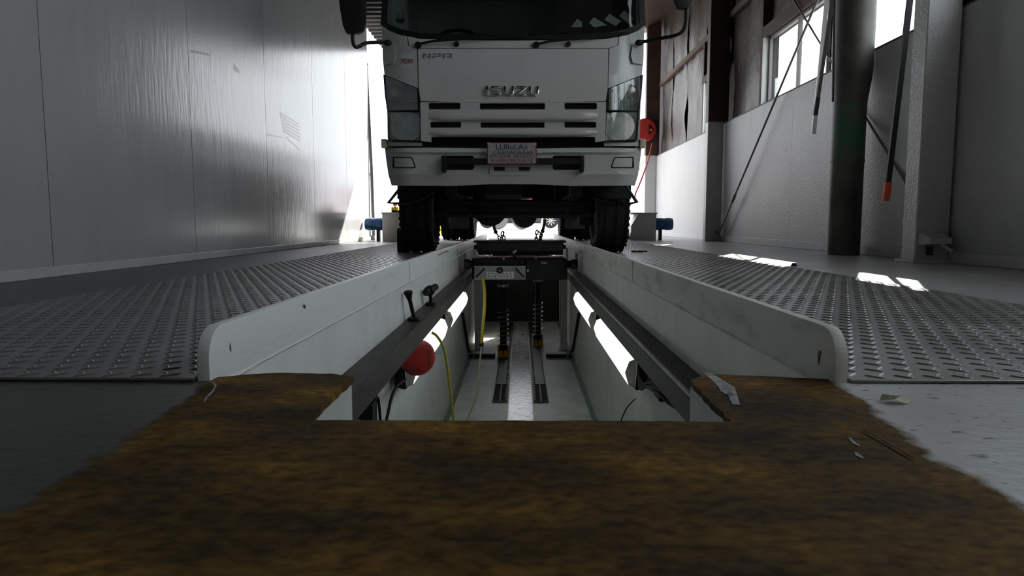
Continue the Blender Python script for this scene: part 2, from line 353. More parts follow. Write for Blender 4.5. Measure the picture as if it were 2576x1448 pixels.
# ---- walls left
wl = sempty('wall_left')
for y0, y1 in ((-5, -2.2), (-2.2, -.9), (-.9, .4), (.4, 1.74), (1.74, 3.06), (3.06, 4.43), (4.43, 5.74), (5.74, 7.05), (7.05, 8.36), (8.36, 9.62)):
    b = MB().box((XL - .03, y0 + .0025, .0), (XL, y1 - .0025, 3.2)); b.build('wall_panel', M_wallL, wl, smooth=False)
MB().box((XL - .15, -5, 0), (XL - .032, 9.62, 3.2)).build('backing', M_dark, wl, smooth=False)
def scuff(u, v, u2, v2, w):
    p, q = at(u, v, x=XL), at(u2, v2, x=XL); d = (q - p).normalized(); n = Vector((0, -d.z, d.y)) * w / 2; e = Vector((.0008, 0, 0))
    b = MB(); bm = b.bm; bm.faces.new([bm.verts.new(k + e) for k in (p - n, q - n * .6, q + n * .6, p + n)]); bmesh.ops.recalc_face_normals(bm, faces=bm.faces[:])
    for f in bm.faces:
        if f.normal.x < 0: f.normal_flip()
    b.build('scuff_mark', mat('scuff', (.36, .36, .365), .30, var=.25, vscale=30), wl, smooth=False)
for k in range(6): scuff(704 + k * 1.5, 283 + k * 9, 752 + k * .8, 312 + k * 8.5, .022)
scuff(480, 128, 528, 138, .02); scuff(588, 168, 602, 180, .05); scuff(672, 338, 712, 346, .012); scuff(720, 345, 755, 378, .012)
struct(MB().box((XL, -5, 0), (XL + .014, 9.6, .048), .004).build('baseboard_left', M_base))
# ---- wall right : lower panels, upper cladding, foil, girts, windows
wr = sempty('wall_right'); SILL = 1.525; XC = XR + .13
# beyond the roofed part the lower wall runs on as a yard wall
ys = [-5, -3.86, -2.66, -1.46, -.26, .94, 2.14, 3.34, 4.34, 5.54, 6.74, 7.94, 9.0, 10.2, 11.4, 12.6, 13.9, 15.1, 16.3, 17.5, 18.7, 19.9, 21.1]
for y0, y1 in zip(ys, ys[1:]): MB().box((XR, y0 + .0015, 0), (XR + .05, y1 - .0015, SILL - .012)).build('wall_panel', M_wallR, wr, smooth=False)
struct(MB().box((XR - .016, -5, 0), (XR, 13.9, .072), .004).build('baseboard_right', M_base))
MB().box((XR - .004, -5, SILL - .012), (XC, 21.1, SILL)).build('sill_cap', mat('sill_grime', (.10, .09, .085), .7, var=.3), wr, smooth=False)
MB().box((XR + .055, -5, 0), (XC, 21.1, SILL - .013)).build('backing', M_dark, wr, smooth=False)
WTOP = 2.225
WIN = [(-4.3, -3.0), (-.0, 1.9), (2.2, 4.05), (4.68, 5.93), (6.06, 7.6), (9.3, 10.0)]
TALL = 3.30                            # unseen near windows, heightened to let in more fill light
b = MB(); y = -5.0
for a, c in WIN:
    b.box((XC, y, SILL), (XC + .03, a, TALL if c < 4.2 else WTOP)); y = c
b.box((XC, y, SILL), (XC + .03, 13.9, WTOP)); b.box((XC, 4.05, WTOP), (XC + .03, 13.9, 4.6)); b.box((XC, -5, TALL), (XC + .03, 4.05, 4.6))
b.build('cladding', M_dark, wr, smooth=False)
def foil(y0, y1, z0, z1, amp=.02, torn=0):
    b = MB(); bm = b.bm; ny, nz = max(4, int((y1 - y0) / .06)), max(4, int((z1 - z0) / .09)); ph = random.uniform(0, 9)
    g = []
    for j in range(nz + 1):
        row = []
        for i in range(ny + 1):
            t = i / ny; s_ = j / nz; yy = y0 + (y1 - y0) * t
            if torn and t < .35: yy += torn * (1 - t / .35) * math.exp(-((s_ - .35) / .16) ** 2)
            xx = XR + .075 + amp * math.sin(yy * 9 + ph + s_ * 2) * .6 + amp * math.sin(s_ * 7 + ph * 2 + yy * 3) * .5 + random.uniform(-.004, .004)
            row.append(bm.verts.new((xx, yy, z0 + (z1 - z0) * s_)))
        g.append(row)
    for j in range(nz):
        for i in range(ny): bm.faces.new((g[j][i], g[j + 1][i], g[j + 1][i + 1], g[j][i + 1]))
    bmesh.ops.recalc_face_normals(bm, faces=bm.faces[:])
    b.build('foil_sheet', M_foil, wr, ang=80)
HD = 2.30
for a in ((9.10, 10.12, HD, 2.80), (9.10, 10.15, 2.88, 4.2), (10.12, 11.30, SILL, 2.80), (10.19, 11.31, 2.88, 4.2), (11.34, 12.38, SILL, 2.80, .022, .14), (11.36, 12.42, 2.88, 4.2), (12.42, 13.28, SILL, 2.80), (12.47, 13.28, 2.88, 4.2),
          (7.72, 8.86, SILL, 2.80), (7.72, 8.86, 2.88, 4.2), (6.72, 7.66, HD + .06, 2.80), (6.72, 7.66, 2.88, 4.2), (5.52, 6.66, HD + .06, 2.80), (5.52, 6.66, 2.88, 4.2), (4.40, 5.48, HD + .06, 2.80), (4.40, 5.48, 2.88, 4.2), (4.40, 4.62, SILL, HD),
          (2.2, 4.14, TALL + .1, 4.2)): foil(*a)
def girt(y0, y1, z0, z1, x0=XR + .002, x1=XR + .07, nm='girt'): MB().box((x0, y0, z0), (x1, y1, z1), .004).build(nm, M_timber, wr, smooth=False)
for y0, y1 in ((9.06, 13.28), (4.36, 8.88)): girt(y0, y1, 2.80, 2.88)
girt(4.62, 7.70, WTOP, HD + .05, XR + .002, XC); girt(9.24, 10.12, WTOP, HD + .02, XR - .01, XC); girt(-4.9, 4.14, TALL, TALL + .1, XR - .01, XC)
for y0, y1, z1 in ((7.66, 7.72, 4.2), (10.06, 10.12, 2.8), (4.60, 4.64, HD), (4.08, 4.13, TALL), (1.95, 2.15, TALL), (5.955, 6.035, HD)): girt(y0, y1, SILL, z1, XR - .0, XC, 'stud')
def window(n, y0, y1, mull, WTOP=WTOP):
    o = sempty('window_%d' % n)
    f = MB(); x0, x1 = XR + .05, XR + .085; w = .028
    f.box((x0, y0, SILL), (x1, y1, SILL + w)); f.box((x0, y0, WTOP - w), (x1, y1, WTOP)); f.box((x0, y0, SILL + w), (x1, y0 + w, WTOP - w)); f.box((x0, y1 - w, SILL + w), (x1, y1, WTOP - w))
    f.build('window_frame', M_frame, o, smooth=False)
    MB().box((XR - .0, y1 + .001, SILL), (XR + .05, y1 + .05, WTOP)).build('window_jamb', M_white, o, smooth=False)
    MB().box((XR - .0, y0 - .02, SILL), (XR + .05, y0 - .001, WTOP)).build('window_jamb', M_white, o, smooth=False)
    e = [y0 + w] + mull + [y1 - w]
    for m_ in mull: MB().box((x0, m_ - .016, SILL + w), (x1, m_ + .016, WTOP - w)).build('mullion', M_frame, o, smooth=False)
    for a, c in zip(e, e[1:]): MB().box((x0 + .014, a + .016, SILL + w), (x0 + .018, c - .016, WTOP - w)).build('pane', M_glass, o, smooth=False)
window(1, 9.3, 10.0, []); window(2, 6.06, 7.6, [6.81]); window(3, 4.68, 5.93, [5.42]); window(4, 2.2, 4.05, [3.1], TALL); window(5, 0, 1.9, [.95], TALL); window(6, -4.3, -3.0, [], TALL)
# ---- ceiling
def ceiling():
    b = MB(); bm = b.bm; n = 0; y = -5.0; per = .19; prof = [(0, 0), (.055, 0), (.08, .032), (.15, .032), (.175, 0)]
    rows = []
    while y < 11.66:
        for dy, dz in prof:
            if y + dy < 11.66: rows.append((y + dy, 3.06 + dz))
        y += per
    A = [bm.verts.new((XL - .14, yy, zz)) for yy, zz in rows]; B_ = [bm.verts.new((.35, yy, zz)) for yy, zz in rows]
    for i in range(len(rows) - 1): bm.faces.new((A[i], B_[i], B_[i + 1], A[i + 1]))
    bmesh.ops.recalc_face_normals(bm, faces=bm.faces[:])
    o = struct(b.build('ceiling', M_ceil, smooth=False))
    MB().hull([(x, yy, z + dz) for x, z in ((.352, 3.06), (3.2, 4.28)) for yy in (-5, 13.9) for dz in (0, .1)]).build('roof_slope', M_brown, o, smooth=False)
    MB().box((XL - .15, -5, 3.16), (.352, 11.66, 3.26)).build('roof_deck', M_brown, o, smooth=False)
    MB().box((.25, -5, 3.06), (.35, 11.66, 3.3)).build('ridge_beam', M_brown, o, smooth=False)
ceiling()
# ---- wall behind the camera with a part-open roller door
wf = sempty('wall_front')
MB().box((XL - .15, YB - .15, 0), (XL + .5, YB, 3.2)).build('wall_pier', M_wallR, wf, smooth=False)
MB().box((XR - .5, YB - .15, 0), (XR + .2, YB, 4.4)).build('wall_pier', M_wallR, wf, smooth=False)
MB().box((XL + .5, YB - .15, 2.6), (XR - .5, YB, 4.4)).build('lintel', M_wallR, wf, smooth=False)
for k in range(12): MB().box((XL + .5, YB - .10, 2.6 - .215 * (k + 1)), (XR - .5, YB - .06, 2.595 - .215 * k)).build('door_slat', M_ceil, wf, smooth=False)
# ---- yard
struct(MB().box((-80, 13.9, -.3), (80, 120, -.004)).build('floor_yard', M_ground, smooth=False))
struct(MB().box((-80, -60, -.3), (XL - .15, 13.9, -.004)).build('floor_yard_side', M_ground, smooth=False))
struct(MB().box((XR + .2, -60, -.3), (80, 13.9, -.004)).build('floor_yard_windows', M_ground, smooth=False))
struct(MB().box((XL - .15, -60, -.3), (XR + .2, YB, -.004)).build('floor_yard_front', M_ground, smooth=False))

# ================================================================== STEEL COLUMNS, DUCT, BRACING
def column(y0, y1, label, split, top=4.3, x0=2.40):
    t = thing('wall_column', label, 'column', ((x0 + XR) / 2, (y0 + y1) / 2, 0))
    MB().box((x0, y0, 0), (XR - .018, y1, split), .006).build('lower_shaft', M_wallR, t)
    MB().box((x0, y0, split), (XR + .04, y1, top), .006).build('upper_shaft', M_brown, t)
    return t
C1 = column(4.19, 4.34, 'white painted wall column with a small box fixed near its foot', 1.78)
MB().box((2.37, 4.15, 0), (XR - .018, 4.36, .02), .003).build('foot_plate', M_base, C1)
column(8.94, 9.07, 'column painted white below and brown above, beside the big windows', 1.53)
column(13.36, 13.5, 'column painted white below and brown above, behind the red hose reel', 1.53)
d = thing('exhaust_duct', 'fat dark metal duct standing on the floor in front of the window wall', 'duct', (2.462, 5.25, 0))
b = MB().lathe([(.117, 0), (.117, .70)], (2.462, 5.25, 0), 'Z', 32); b.build('lower_pipe', M_duct, d)
b = MB().lathe([(.118, .70), (.118, 1.12)], (2.462, 5.25, 0), 'Z', 32); b.build('green_section', mat('duct_green_worn', (.02, .13, .06), .55, col2=(.09, .085, .08), vscale=4, thr=(.42, .6), bump=.1), d)
b = MB(); bm = b.bm; rr = []
for z, r, cx in ((1.12, .119, 2.462), (1.14, .119, 2.462), (1.32, .136, 2.470), (1.36, .138, 2.471), (3.9, .138, 2.471)):
    rr.append([bm.verts.new((cx + r * math.cos(a), 5.25 + r * math.sin(a), z)) for a in (2 * math.pi * k / 32 for k in range(32))])
for A, B_ in zip(rr, rr[1:]):
    for k in range(32): bm.faces.new((A[k], A[(k + 1) % 32], B_[(k + 1) % 32], B_[k]))
b.build('upper_pipe', M_duct, d)
MB().lathe([(.121, .695), (.121, .71)], (2.462, 5.25, 0), 'Z', 32).build('joint_band', M_duct, d)
t = thing('brace_rod', 'thin steel brace rod rising from the brown-topped column across the windows', 'rod', (2.52, 8.8, .12))
p, q = Vector((2.54, 8.80, .115)), Vector((2.565, 5.47, 2.67)); MB().cyl(p, q, .011, n=10).build('rod', M_frame, t)
MB().cyl(p + (q - p) * .145, p + (q - p) * .175, .018, n=10).build('turnbuckle', M_frame, t); MB().box((2.525, 8.80, .09), (2.555, 8.935, .14)).build('anchor_lug', M_frame, t)
t = thing('brace_rod', 'thin steel brace rod running down behind the fat duct to the white column', 'rod', (2.585, 4.42, .27))
p, q = Vector((2.603, 4.42, .27)), Vector((2.603, 8.3, 3.7)); MB().cyl(p, q, .009, n=10).build('rod', M_frame, t); MB().box((2.59, 4.345, .25), (2.612, 4.43, .30)).build('anchor_lug', M_frame, t)
# box near the foot of the column
t = thing('socket_box', 'small grey hooded socket box on the white column near its foot', 'socket', (2.49, 4.15, .1))
c = at(2352, 600, y=4.14)
MB().hull([(c.x - .07, 4.188, c.z - .04), (c.x + .06, 4.188, c.z - .04), (c.x - .07, 4.188, c.z + .035), (c.x + .06, 4.188, c.z + .035), (c.x - .055, 4.09, c.z - .03), (c.x + .07, 4.09, c.z - .03), (c.x - .055, 4.09, c.z + .005), (c.x + .07, 4.09, c.z + .005)]).build('hood', M_base, t, smooth=False)
MB().cyl((c.x + .03, 4.12, c.z - .035), (c.x + .065, 4.07, c.z - .075), .010, n=12).build('plug', M_base, t)
MB().box((c.x - .02, 4.15, c.z - .10), (c.x + .0, 4.188, c.z - .05)).build('bracket', M_dark, t)
# hanging poles
def pole(name, lab, cat, top, bot, w, m, depth, parts=None, grp=None):
    t = thing(name, lab, cat, bot, grp); d_ = (top - bot)
    up_ = top + d_ * .9
    n = Vector((w / 2, 0, 0)); k = Vector((0, depth / 2, 0))
    MB().hull([c + s * n + s2 * k for c in (bot if not parts else bot + d_ * parts[0], up_) for s in (-1, 1) for s2 in (-1, 1)]).build('shaft', m, t, smooth=False)
    if parts: MB().hull([c + s * n * 1.18 + s2 * k * 1.3 for c in (bot, bot + d_ * parts[0] * .995) for s in (-1, 1) for s2 in (-1, 1)]).build('grip', parts[1], t, smooth=False)
    return t
pole('hanging_strap', 'grey flat bar hanging in front of the windows beside the fat duct', 'bar', at(2080, 0, y=4.95), at(2047, 337, y=4.95), .030, M_alu, .006)
pole('hanging_rod', 'dark rod with black tip hanging in front of the grey flat bar', 'rod', at(2094, 0, y=4.80), at(2051, 290, y=4.80), .024, M_rail, .012, (.16, M_black))
pole('hanging_pole', 'dark pole with a bright red grip hanging by the white column', 'pole', at(2289, 0, y=4.0), at(2228, 505, y=4.0), .030, M_black, .018, (.095, M_redgrip))
pole('hanging_stub', 'short dark rod end showing left of the fat duct', 'rod', at(2098, 60, y=5.0), at(2095, 256, y=5.0), .014, M_black, .01)

# door post at the end of the left wall
t = thing('door_post', 'thin grey downpipe standing at the end of the panelled wall', 'pipe', (XL + .03, 9.66, 0))
MB().tube([(XL + .035, 9.66, .06), (XL + .02, 9.66, 1.0), (XL - .05, 9.66, 3.05)], .024, 14).build('pipe', mat('grey_pipe', (.30, .295, .28), .5), t)
MB().tube([(XL - .02, 9.70, .06), (XL - .05, 9.70, 1.0), (XL - .10, 9.70, 3.05)], .012, 10).build('guide_rod', MATS['grey_pipe'], t)
MB().box((XL - .06, 9.63, 0), (XL + .055, 9.76, .06), .004).build('foot_block', M_base, t); MB().box((XL - .03, 9.63, .06), (XL + .0, 9.73, .13), .004).build('clamp', M_base, t)
for z in (.9, 1.7, 2.4): MB().cyl((XL + .028 - z * .02, 9.66, z), (XL + .028 - z * .02, 9.66, z + .03), .024, n=14).build('bracket', M_alu, t)
# red hose reel on the far column
t = thing('hose_reel', 'round red hose reel fixed to the brown column beyond the truck', 'hose reel', (2.40, 13.2, 1.7))
c = at(1622, 327, y=13.25)
MB().lathe([(.05, -.09), (.19, -.085), (.215, -.06), (.215, .05), (.19, .09)], c, 'Y', 32).build('case', M_red, t)
MB().prism([c + Vector((.06, -.092, .09)), c + Vector((.15, -.092, .0)), c + Vector((.06, -.092, -.11))], (0, -.012, 0)).build('outlet', M_black, t, smooth=False)
MB().cyl(c + Vector((.095, -.1, -.01)), c + Vector((.095, -.125, -.01)), .022, n=12).build('knob', M_orange, t)
MB().tube([at(1641, 360, y=13.15), at(1632, 400, y=13.1), at(1618, 440, y=13.0), at(1606, 470, y=12.95), at(1597, 489, y=12.9), at(1597, 509, y=12.9)], .013, 8, 2).build('hose', M_red, t)

# ================================================================== PIT KERBS, RAILS, TREAD PLATES
def kerb(s, lab):
    t = thing('pit_kerb', lab, 'kerb', (s * .49, 1.04, 0)); M_kerbL = MATS['kerb_paint_scuffed' if s > 0 else 'kerb_paint']; x0, x1 = s * .4845, s * .504
    # upright flange with rounded front corner (profile in y-z)
    y0 = 1.040; r = .05; pr = [(y0, -.016)] + [(y0 + r - r * math.cos(a), .0815 - r + r * math.sin(a)) for a in (math.pi / 2 * k / 10 for k in range(11))] + [(10.3, .0815), (10.3, -.016)]
    MB().prism([(x0, y, z) for y, z in pr], (x1 - x0, 0, 0), .0018).build('upright', M_kerbL, t, ang=50)
    MB().tube([(s * .4855, y, -.0125 + random.uniform(-.0009, .0009)) for y in [1.05 + k * .05 for k in range(185)]], .0032, 6).build('weld_bead', M_kerbL, t)
    MB().box((s * .4905, 1.055, -.20), (s * .5000, 10.3, -.017)).build('web', M_white, t, smooth=False)
    for y in (5.9, 7.1): MB().box((s * .470, y, -.16), (s * .490, y + .05, -.02)).build('stiffener', M_kerbL, t, smooth=False)
    for y in (2.95, 5.2): MB().box((s * .4835, y, -.012), (s * .4846, y + .0025, .076)).build('joint_line', M_rail, t, smooth=False)
    for y, z, l, h in (((2.96, .067, .015, .012), (4.3, .066, .10, .004), (4.55, .06, .14, .006), (4.9, .062, .06, .004), (5.6, .07, .5, .006), (1.09, .028, .012, .016)) if s > 0 else ((3.97, .054, .62, .007), (5.3, .064, .5, .005), (1.115, .036, .006, .012), (1.5, .06, .02, .012))):
        b = MB(); n = 7; P = []
        for i in range(n): P.append((y + l * i / (n - 1), z + random.uniform(0, h)))
        Q = [(y_, z - random.uniform(.2, 1) * h) for y_, z in P]
        vs = [b.bm.verts.new((s * .48405, a, c)) for a, c in P + Q[::-1]]; b.bm.faces.new(vs); bmesh.ops.triangulate(b.bm, faces=b.bm.faces[:])
        for f in b.bm.faces:
            f.normal_update()
            if f.normal.x * s > 0: f.normal_flip()
        b.build('scrape_mark', M_rust, t, smooth=False)
    return t
kerb(-1, 'pale grey steel pit kerb with a long rusty scrape, beside the chocked wheel')
kerb(1, 'scuffed grey steel pit kerb on the side of the windows')
def rail(s, lab):
    t = thing('jack_rail', lab, 'rail', (s * .45, 1.10, -.25))
    MB().box((s * .412, 1.10, -.180), (s * .4895, 10.2, -.168), .002).build('top_flange', M_rail, t)
    MB().box((s * .412, 1.10, -.250), (s * .424, 10.2, -.181), .002).build('front_flange', M_rail, t)
    MB().box((s * .409, 1.10, -.178), (s * .418, 10.2, -.166), .002).build('wear_strip', M_zinc if s > 0 else M_rail, t)
    MB().box((s * .426, 1.10, -.250), (s * .575, 10.2, -.242), .0).build('bottom_flange', M_rail, t, smooth=False)
    return t
rail(-1, 'dark steel jack rail under the rust-scraped kerb'); rail(1, 'dark steel jack rail under the scuffed kerb by the windows')
PX, PY = .045, .048
def lug_mesh():
    b = MB(); bm = b.bm; l, w, h = .0175, .0034, .0021
    base = [(-l, 0), (-l * .6, -w), (l * .6, -w), (l, 0), (l * .6, w), (-l * .6, w)]
    V = [bm.verts.new((x, y, 0)) for x, y in base]; T = [bm.verts.new((x * .72, y * .35, h)) for x, y in base]
    for i in range(6): bm.faces.new((V[i], V[(i + 1) % 6], T[(i + 1) % 6], T[i]))
    bm.faces.new(T); bmesh.ops.recalc_face_normals(bm, faces=bm.faces[:])
    me = bpy.data.meshes.new('tread_lug'); bm.to_mesh(me); bm.free(); me.materials.append(M_steel); me.shade_smooth(); me.set_sharp_from_angle(angle=math.radians(50)); return me
LUG = lug_mesh()
def plate(s, lab):
    xi, xo, y0, y1 = .508, 1.47, 1.035, 10.3; zt = .006
    t = thing('tread_plate', lab, 'tread plate', (s * (xi + xo) / 2, y0, 0)); O = ORG[t.name]
    MB().box((s * xi, y0, .0008), (s * xo, y1, zt), .001).build('sheet', M_steel, t, smooth=False)
    pts = []
    for j in range(int((y1 - y0) / PY)):
        for i in range(int((xo - xi) / PX)):
            for k, (ox, oy, a) in enumerate(((0, 0, math.pi / 4), (PX / 2, -PY / 2, -math.pi / 4))):
                x = xi + .022 + i * PX + (PX / 2 if j % 2 else 0) + ox; y = y0 + .040 + j * PY + oy
                while x > xo - .012: x -= (xo - xi) // PX * PX
                if x < xi + .010 or x > xo - .015 or y < y0 + .014 or y > y1 - .02: continue
                pts.append((x, y, a))
    vis = sorted((p for p in pts if p[0] / p[1] < .80), key=lambda p: p[1])
    near = set(vis[:300])
    verts = [v.co.copy() for v in LUG.vertices]; faces = [tuple(p.vertices) for p in LUG.polygons]; VV, FF = [], []
    for p in pts:
        x, y, a = p; a *= s
        loc = Vector((s * x, y, zt)) - O
        if p in near:
            o = bpy.data.objects.new('tread_lug', LUG); COL.objects.link(o); o.parent = t; o.location = loc; o.rotation_euler = (0, 0, a)
        else:
            ca, sa = math.cos(a), math.sin(a); n = len(VV)
            VV += [(loc.x + v.x * ca - v.y * sa, loc.y + v.x * sa + v.y * ca, loc.z + v.z) for v in verts]; FF += [tuple(i + n for i in f) for f in faces]
    me = bpy.data.meshes.new('tread_lugs'); me.from_pydata(VV, [], FF); me.materials.append(M_steel)
    o = bpy.data.objects.new('tread_lugs', me); COL.objects.link(o); o.parent = t; o['kind'] = 'stuff'
plate(-1, 'dark diamond tread plate runway beside the panelled wall'); plate(1, 'dark diamond tread plate runway on the window side, crossed by sun patches')

# ================================================================== PIT EQUIPMENT
def lamp(s, lab, y0, y1):
    t = thing('strip_light', lab, 'strip light', (s * .50, (y0 + y1) / 2, -.42), 'strip lights along the pit walls')
    pr = [(.515, -.352), (.478, -.366), (.460, -.415), (.476, -.470), (.505, -.484)]
    MB().prism([(s * x, y0 + .012, z) for x, z in pr], (0, y1 - y0 - .024, 0), .003).build('diffuser', M_lamp, t, ang=25)
    for a, c in ((y0, y0 + .0115), (y1 - .0115, y1)): MB().prism([(s * (x + .002 * (x < .5)), a, z) for x, z in pr], (0, c - a, 0), .002).build('end_cap', M_lampend, t, ang=25)
    MB().prism([(s * x, y0 - .004, z) for x, z in ((.517, -.345), (.560, -.352), (.560, -.480), (.517, -.492), (.507, -.490), (.507, -.484), (.517, -.352))], (0, y1 - y0 + .008, 0)).build('housing', M_black, t, smooth=False)
    for y in (y0 + .2, y1 - .2): MB().box((s * .560, y, -.44), (s * .579, y + .03, -.40)).build('bracket', M_black, t, smooth=False)
lamp(1, 'glowing strip light on the pit wall under the scuffed kerb, nearest the pit end', 2.97, 4.28)
lamp(1, 'glowing strip light on the pit wall under the scuffed kerb, next to the truck', 4.62, 5.95)
lamp(-1, 'glowing strip light on the pit wall, behind the red cable reel', 2.97, 4.28)
lamp(-1, 'glowing strip light on the pit wall past the red cable reel', 4.62, 5.95)
# red cable reel
t = thing('cable_reel', 'round red cable reel hanging under the jack rail in the pit', 'cable reel', (-.41, 2.80, -.40))
c = Vector((-.445, 2.89, -.332)); R_ = Matrix.Translation(c) @ Matrix.Rotation(math.radians(-62), 4, 'Z')
def lt(prof): return MB().lathe(prof, (0, 0, 0), 'X', 36)
b = MB().lathe([(.02, -.022), (.066, -.02), (.078, -.012), (.078, .012), (.066, .02), (.03, .023)], (0, 0, 0), 'X', 36); b.rot(R_).build('case', M_red, t)
for k in range(5):
    b = MB().box((.0205, -.052 + k * .009, -.06 + k * .002), (.0225, -.047 + k * .009, -.03), 0); b.rot(R_).build('vent_slot', M_rust, t, smooth=False)
for k in range(6):
    b = MB().box((.0205, .038, -.03 + k * .011), (.0225, .056, -.025 + k * .011), 0); b.rot(R_).build('vent_slot', M_rust, t, smooth=False)
b = MB().cyl((.02, .01, -.045), (.027, .01, -.045), .008, n=12); b.rot(R_).build('knob', M_red, t)
MB().box((-.46, 2.88, -.262), (-.43, 2.90, -.2505)).build('hanger', M_black, t, smooth=False)
tag(MB().tube([at(1086, 836, y=2.74), at(1098, 842, y=2.74), at(1116, 870, y=2.75), at(1124, 910, y=2.76), at(1131, 970, y=2.78), at(1139, 1040, y=2.8), at(1143, 1085, y=2.82)], .0055, 8, 2).build('yellow_cable', M_yellow, org=(-.28, 2.8, -.6)), 'yellow cable hanging from the red cable reel into the pit', 'cable')
hs = thing('yellow_hose', 'yellow air hose hanging from the jack with a black connector', 'hose', (-.30, 5.3, -.22))
MB().tube([at(1215, 700, y=5.25), at(1220, 735, y=5.25), at(1219, 780, y=5.22), at(1214, 830, y=5.2), at(1211, 862, y=5.2)], .011, 10, 2).build('hose', M_yellow, hs)
MB().sph(at(1211, 866, y=5.2), .02, (1, 1, .8), 14).build('connector', M_black, hs)
MB().tube([at(1211, 870, y=5.2), at(1206, 920, y=5.1), at(1203, 970, y=4.9), at(1198, 1000, y=4.8), at(1186, 1030, y=4.7), at(1172, 1062, y=4.65), at(1160, 1090, y=4.6)], .006, 8, 2).build('tail', mat('pale_hose', (.45, .43, .30), .5), hs)
# levers standing on the rail
def lever(lab, base, top, head):
    t = thing('lever_handle', lab, 'lever', base); d_ = top - base
    MB().box(base + Vector((-.024, -.035, 0)), base + Vector((.024, .035, .014)), .004).build('base', M_black, t)
    MB().cyl(base + Vector((0, 0, .012)), top, .008, .009, 12).build('stem', M_black, t)
    if head == 0: MB().cyl(top - d_ * .22, top + d_ * .05, .009, .019, 14).sph(top + d_ * .05, .019, (1, 1, .5), 14).build('grip', M_black, t)
    else:
        MB().cyl(top + Vector((-.02, -.045, -.006)), top + Vector((.02, .05, .014)), .017, n=14).build('grip', M_black, t)
        MB().cyl(top + Vector((-.008, -.014, -.004)), top + Vector((.0, .006, .002)), .026, n=14).build('collar', M_black, t)
lever('black lever with a flared grip standing on the jack rail', Vector((-.452, 2.86, -.166)), Vector((-.464, 2.80, -.048)), 0)
lever('black T-handled lever lying along the jack rail', Vector((-.452, 3.40, -.166)), Vector((-.447, 3.36, -.09)), 1)
# jack
j = thing('pit_jack', 'black pit jack carriage with a silver front plate spanning the rails', 'jack', (0, 5.5, -.20)); Y = 5.35
def jp(u, v, dy=0): return at(u, v, y=Y + dy)
def jbox(u0, v0, u1, v1, d0, d1, name, m, par=None, bev=.003, sm=True):
    a, c = jp(u0, v1), jp(u1, v0); return MB().box((a.x, Y + d0, a.z), (c.x, Y + d1, c.z), bev).build(name, m, par or j, smooth=sm)
jbox(1189, 606, 1427, 611, .10, .42, 'beam_top', M_jack); jbox(1196, 611, 1308, 634, .115, .40, 'beam', M_jack); jbox(1310, 611, 1420, 634, .115, .40, 'beam', M_jack)
jbox(1190, 618, 1197, 628, .11, .4, 'beam_end', M_black); jbox(1421, 618, 1426, 628, .11, .4, 'beam_end', M_black)
jbox(1200, 634, 1420, 643, .15, .38, 'saddle', M_black)
jbox(1187, 650, 1424, 703, .02, .42, 'carriage', M_black)
fp = jbox(1193, 669, 1323, 703, -.012, .018, 'front_plate', M_zinc)
jbox(1193, 668, 1323, 671, -.016, .0, 'front_lip', M_alu)
bx_ = jbox(1325, 652, 1427, 703, -.02, .018, 'pump_box', M_black)
pl = jbox(1224, 683, 1293, 699, -.0135, -.0122, 'instruction_label', M_label, fp, 0, False)
for k in range(7): jbox(1228 + k * 9, 686 + (k % 3), 1232 + k * 9, 688 + (k % 3), -.0142, -.0136, 'print_mark', M_ink, fp, 0, False)
for k in range(8): jbox(1227 + k * 8, 693, 1231 + k * 8, 696 - (k % 2), -.0142, -.0136, 'print_mark', M_ink, fp, 0, False)
for (u0, v0, u1, v1) in ((1220, 674, 1196, 699), (1296, 674, 1319, 698)):
    a, c = jp(u0, v0, -.018), jp(u1, v1, -.018); n = Vector((c.z - a.z, 0, a.x - c.x)).normalized() * .0065
    MB().prism([a + n, c + n, c - n, a - n], (0, .005, 0), .001).build('strap_bar', M_black, fp)
    for q in (a, c): MB().cyl(q + Vector((0, -.004, 0)), q + Vector((0, .0, 0)), .004, n=10).build('screw', M_alu, fp)
kc = jp(1257, 680, -.03); b = MB().cyl(kc, kc + Vector((0, .018, 0)), .019, n=20)
for k in range(7): b.cyl(kc + Vector((.020 * math.cos(k * .8976), 0, .020 * math.sin(k * .8976))), kc + Vector((.020 * math.cos(k * .8976), .014, .020 * math.sin(k * .8976))), .0075, n=10)
b.build('star_knob', M_black, j); MB().cyl(kc + Vector((0, -.004, 0)), kc, .007, n=12).build('knob_centre', M_alu, j)
for u in (1267, 1348): q = jp(u, 650, .0); MB().cyl(q, q + Vector((0, .03, 0)), .008, n=12).build('pin', M_alu, j)
for u0, u1 in ((1210, 1214), (1226, 1231)): a = jp(u0, 648, .03); MB().prism([a, a + Vector((.012, 0, 0)), a + Vector((.04, 0, .03)), a + Vector((.03, 0, .03))], (0, .01, 0)).build('link_strip', M_alu, j, smooth=False)
MB().cyl(jp(1292, 644, .05), jp(1318, 664, .0), .011, n=12).build('strut', M_jack, j); MB().cyl(jp(1290, 636, .05), jp(1299, 629, .05), .012, n=12).build('strut_end', M_alu, j)
for s, u in ((-1, 1175), (1, 1440)):
    q = jp(u, 674, .03); MB().cyl((s * .400, q.y, q.z + .03), (s * .448, q.y, q.z + .03), .040, n=24).build('roller', M_rail, j); MB().cyl((s * .36, q.y, q.z + .03), (s * .405, q.y, q.z + .03), .03, n=20).build('axle', M_black, j)
q = jp(1328, 680, -.02); MB().cyl(q, q + Vector((0, -.02, 0)), .009, n=12).build('fitting', M_alu, j); MB().box(jp(1362, 664, -.0215), jp(1376, 658, -.0205)).build('name_label', M_inkgrey, j, smooth=False)
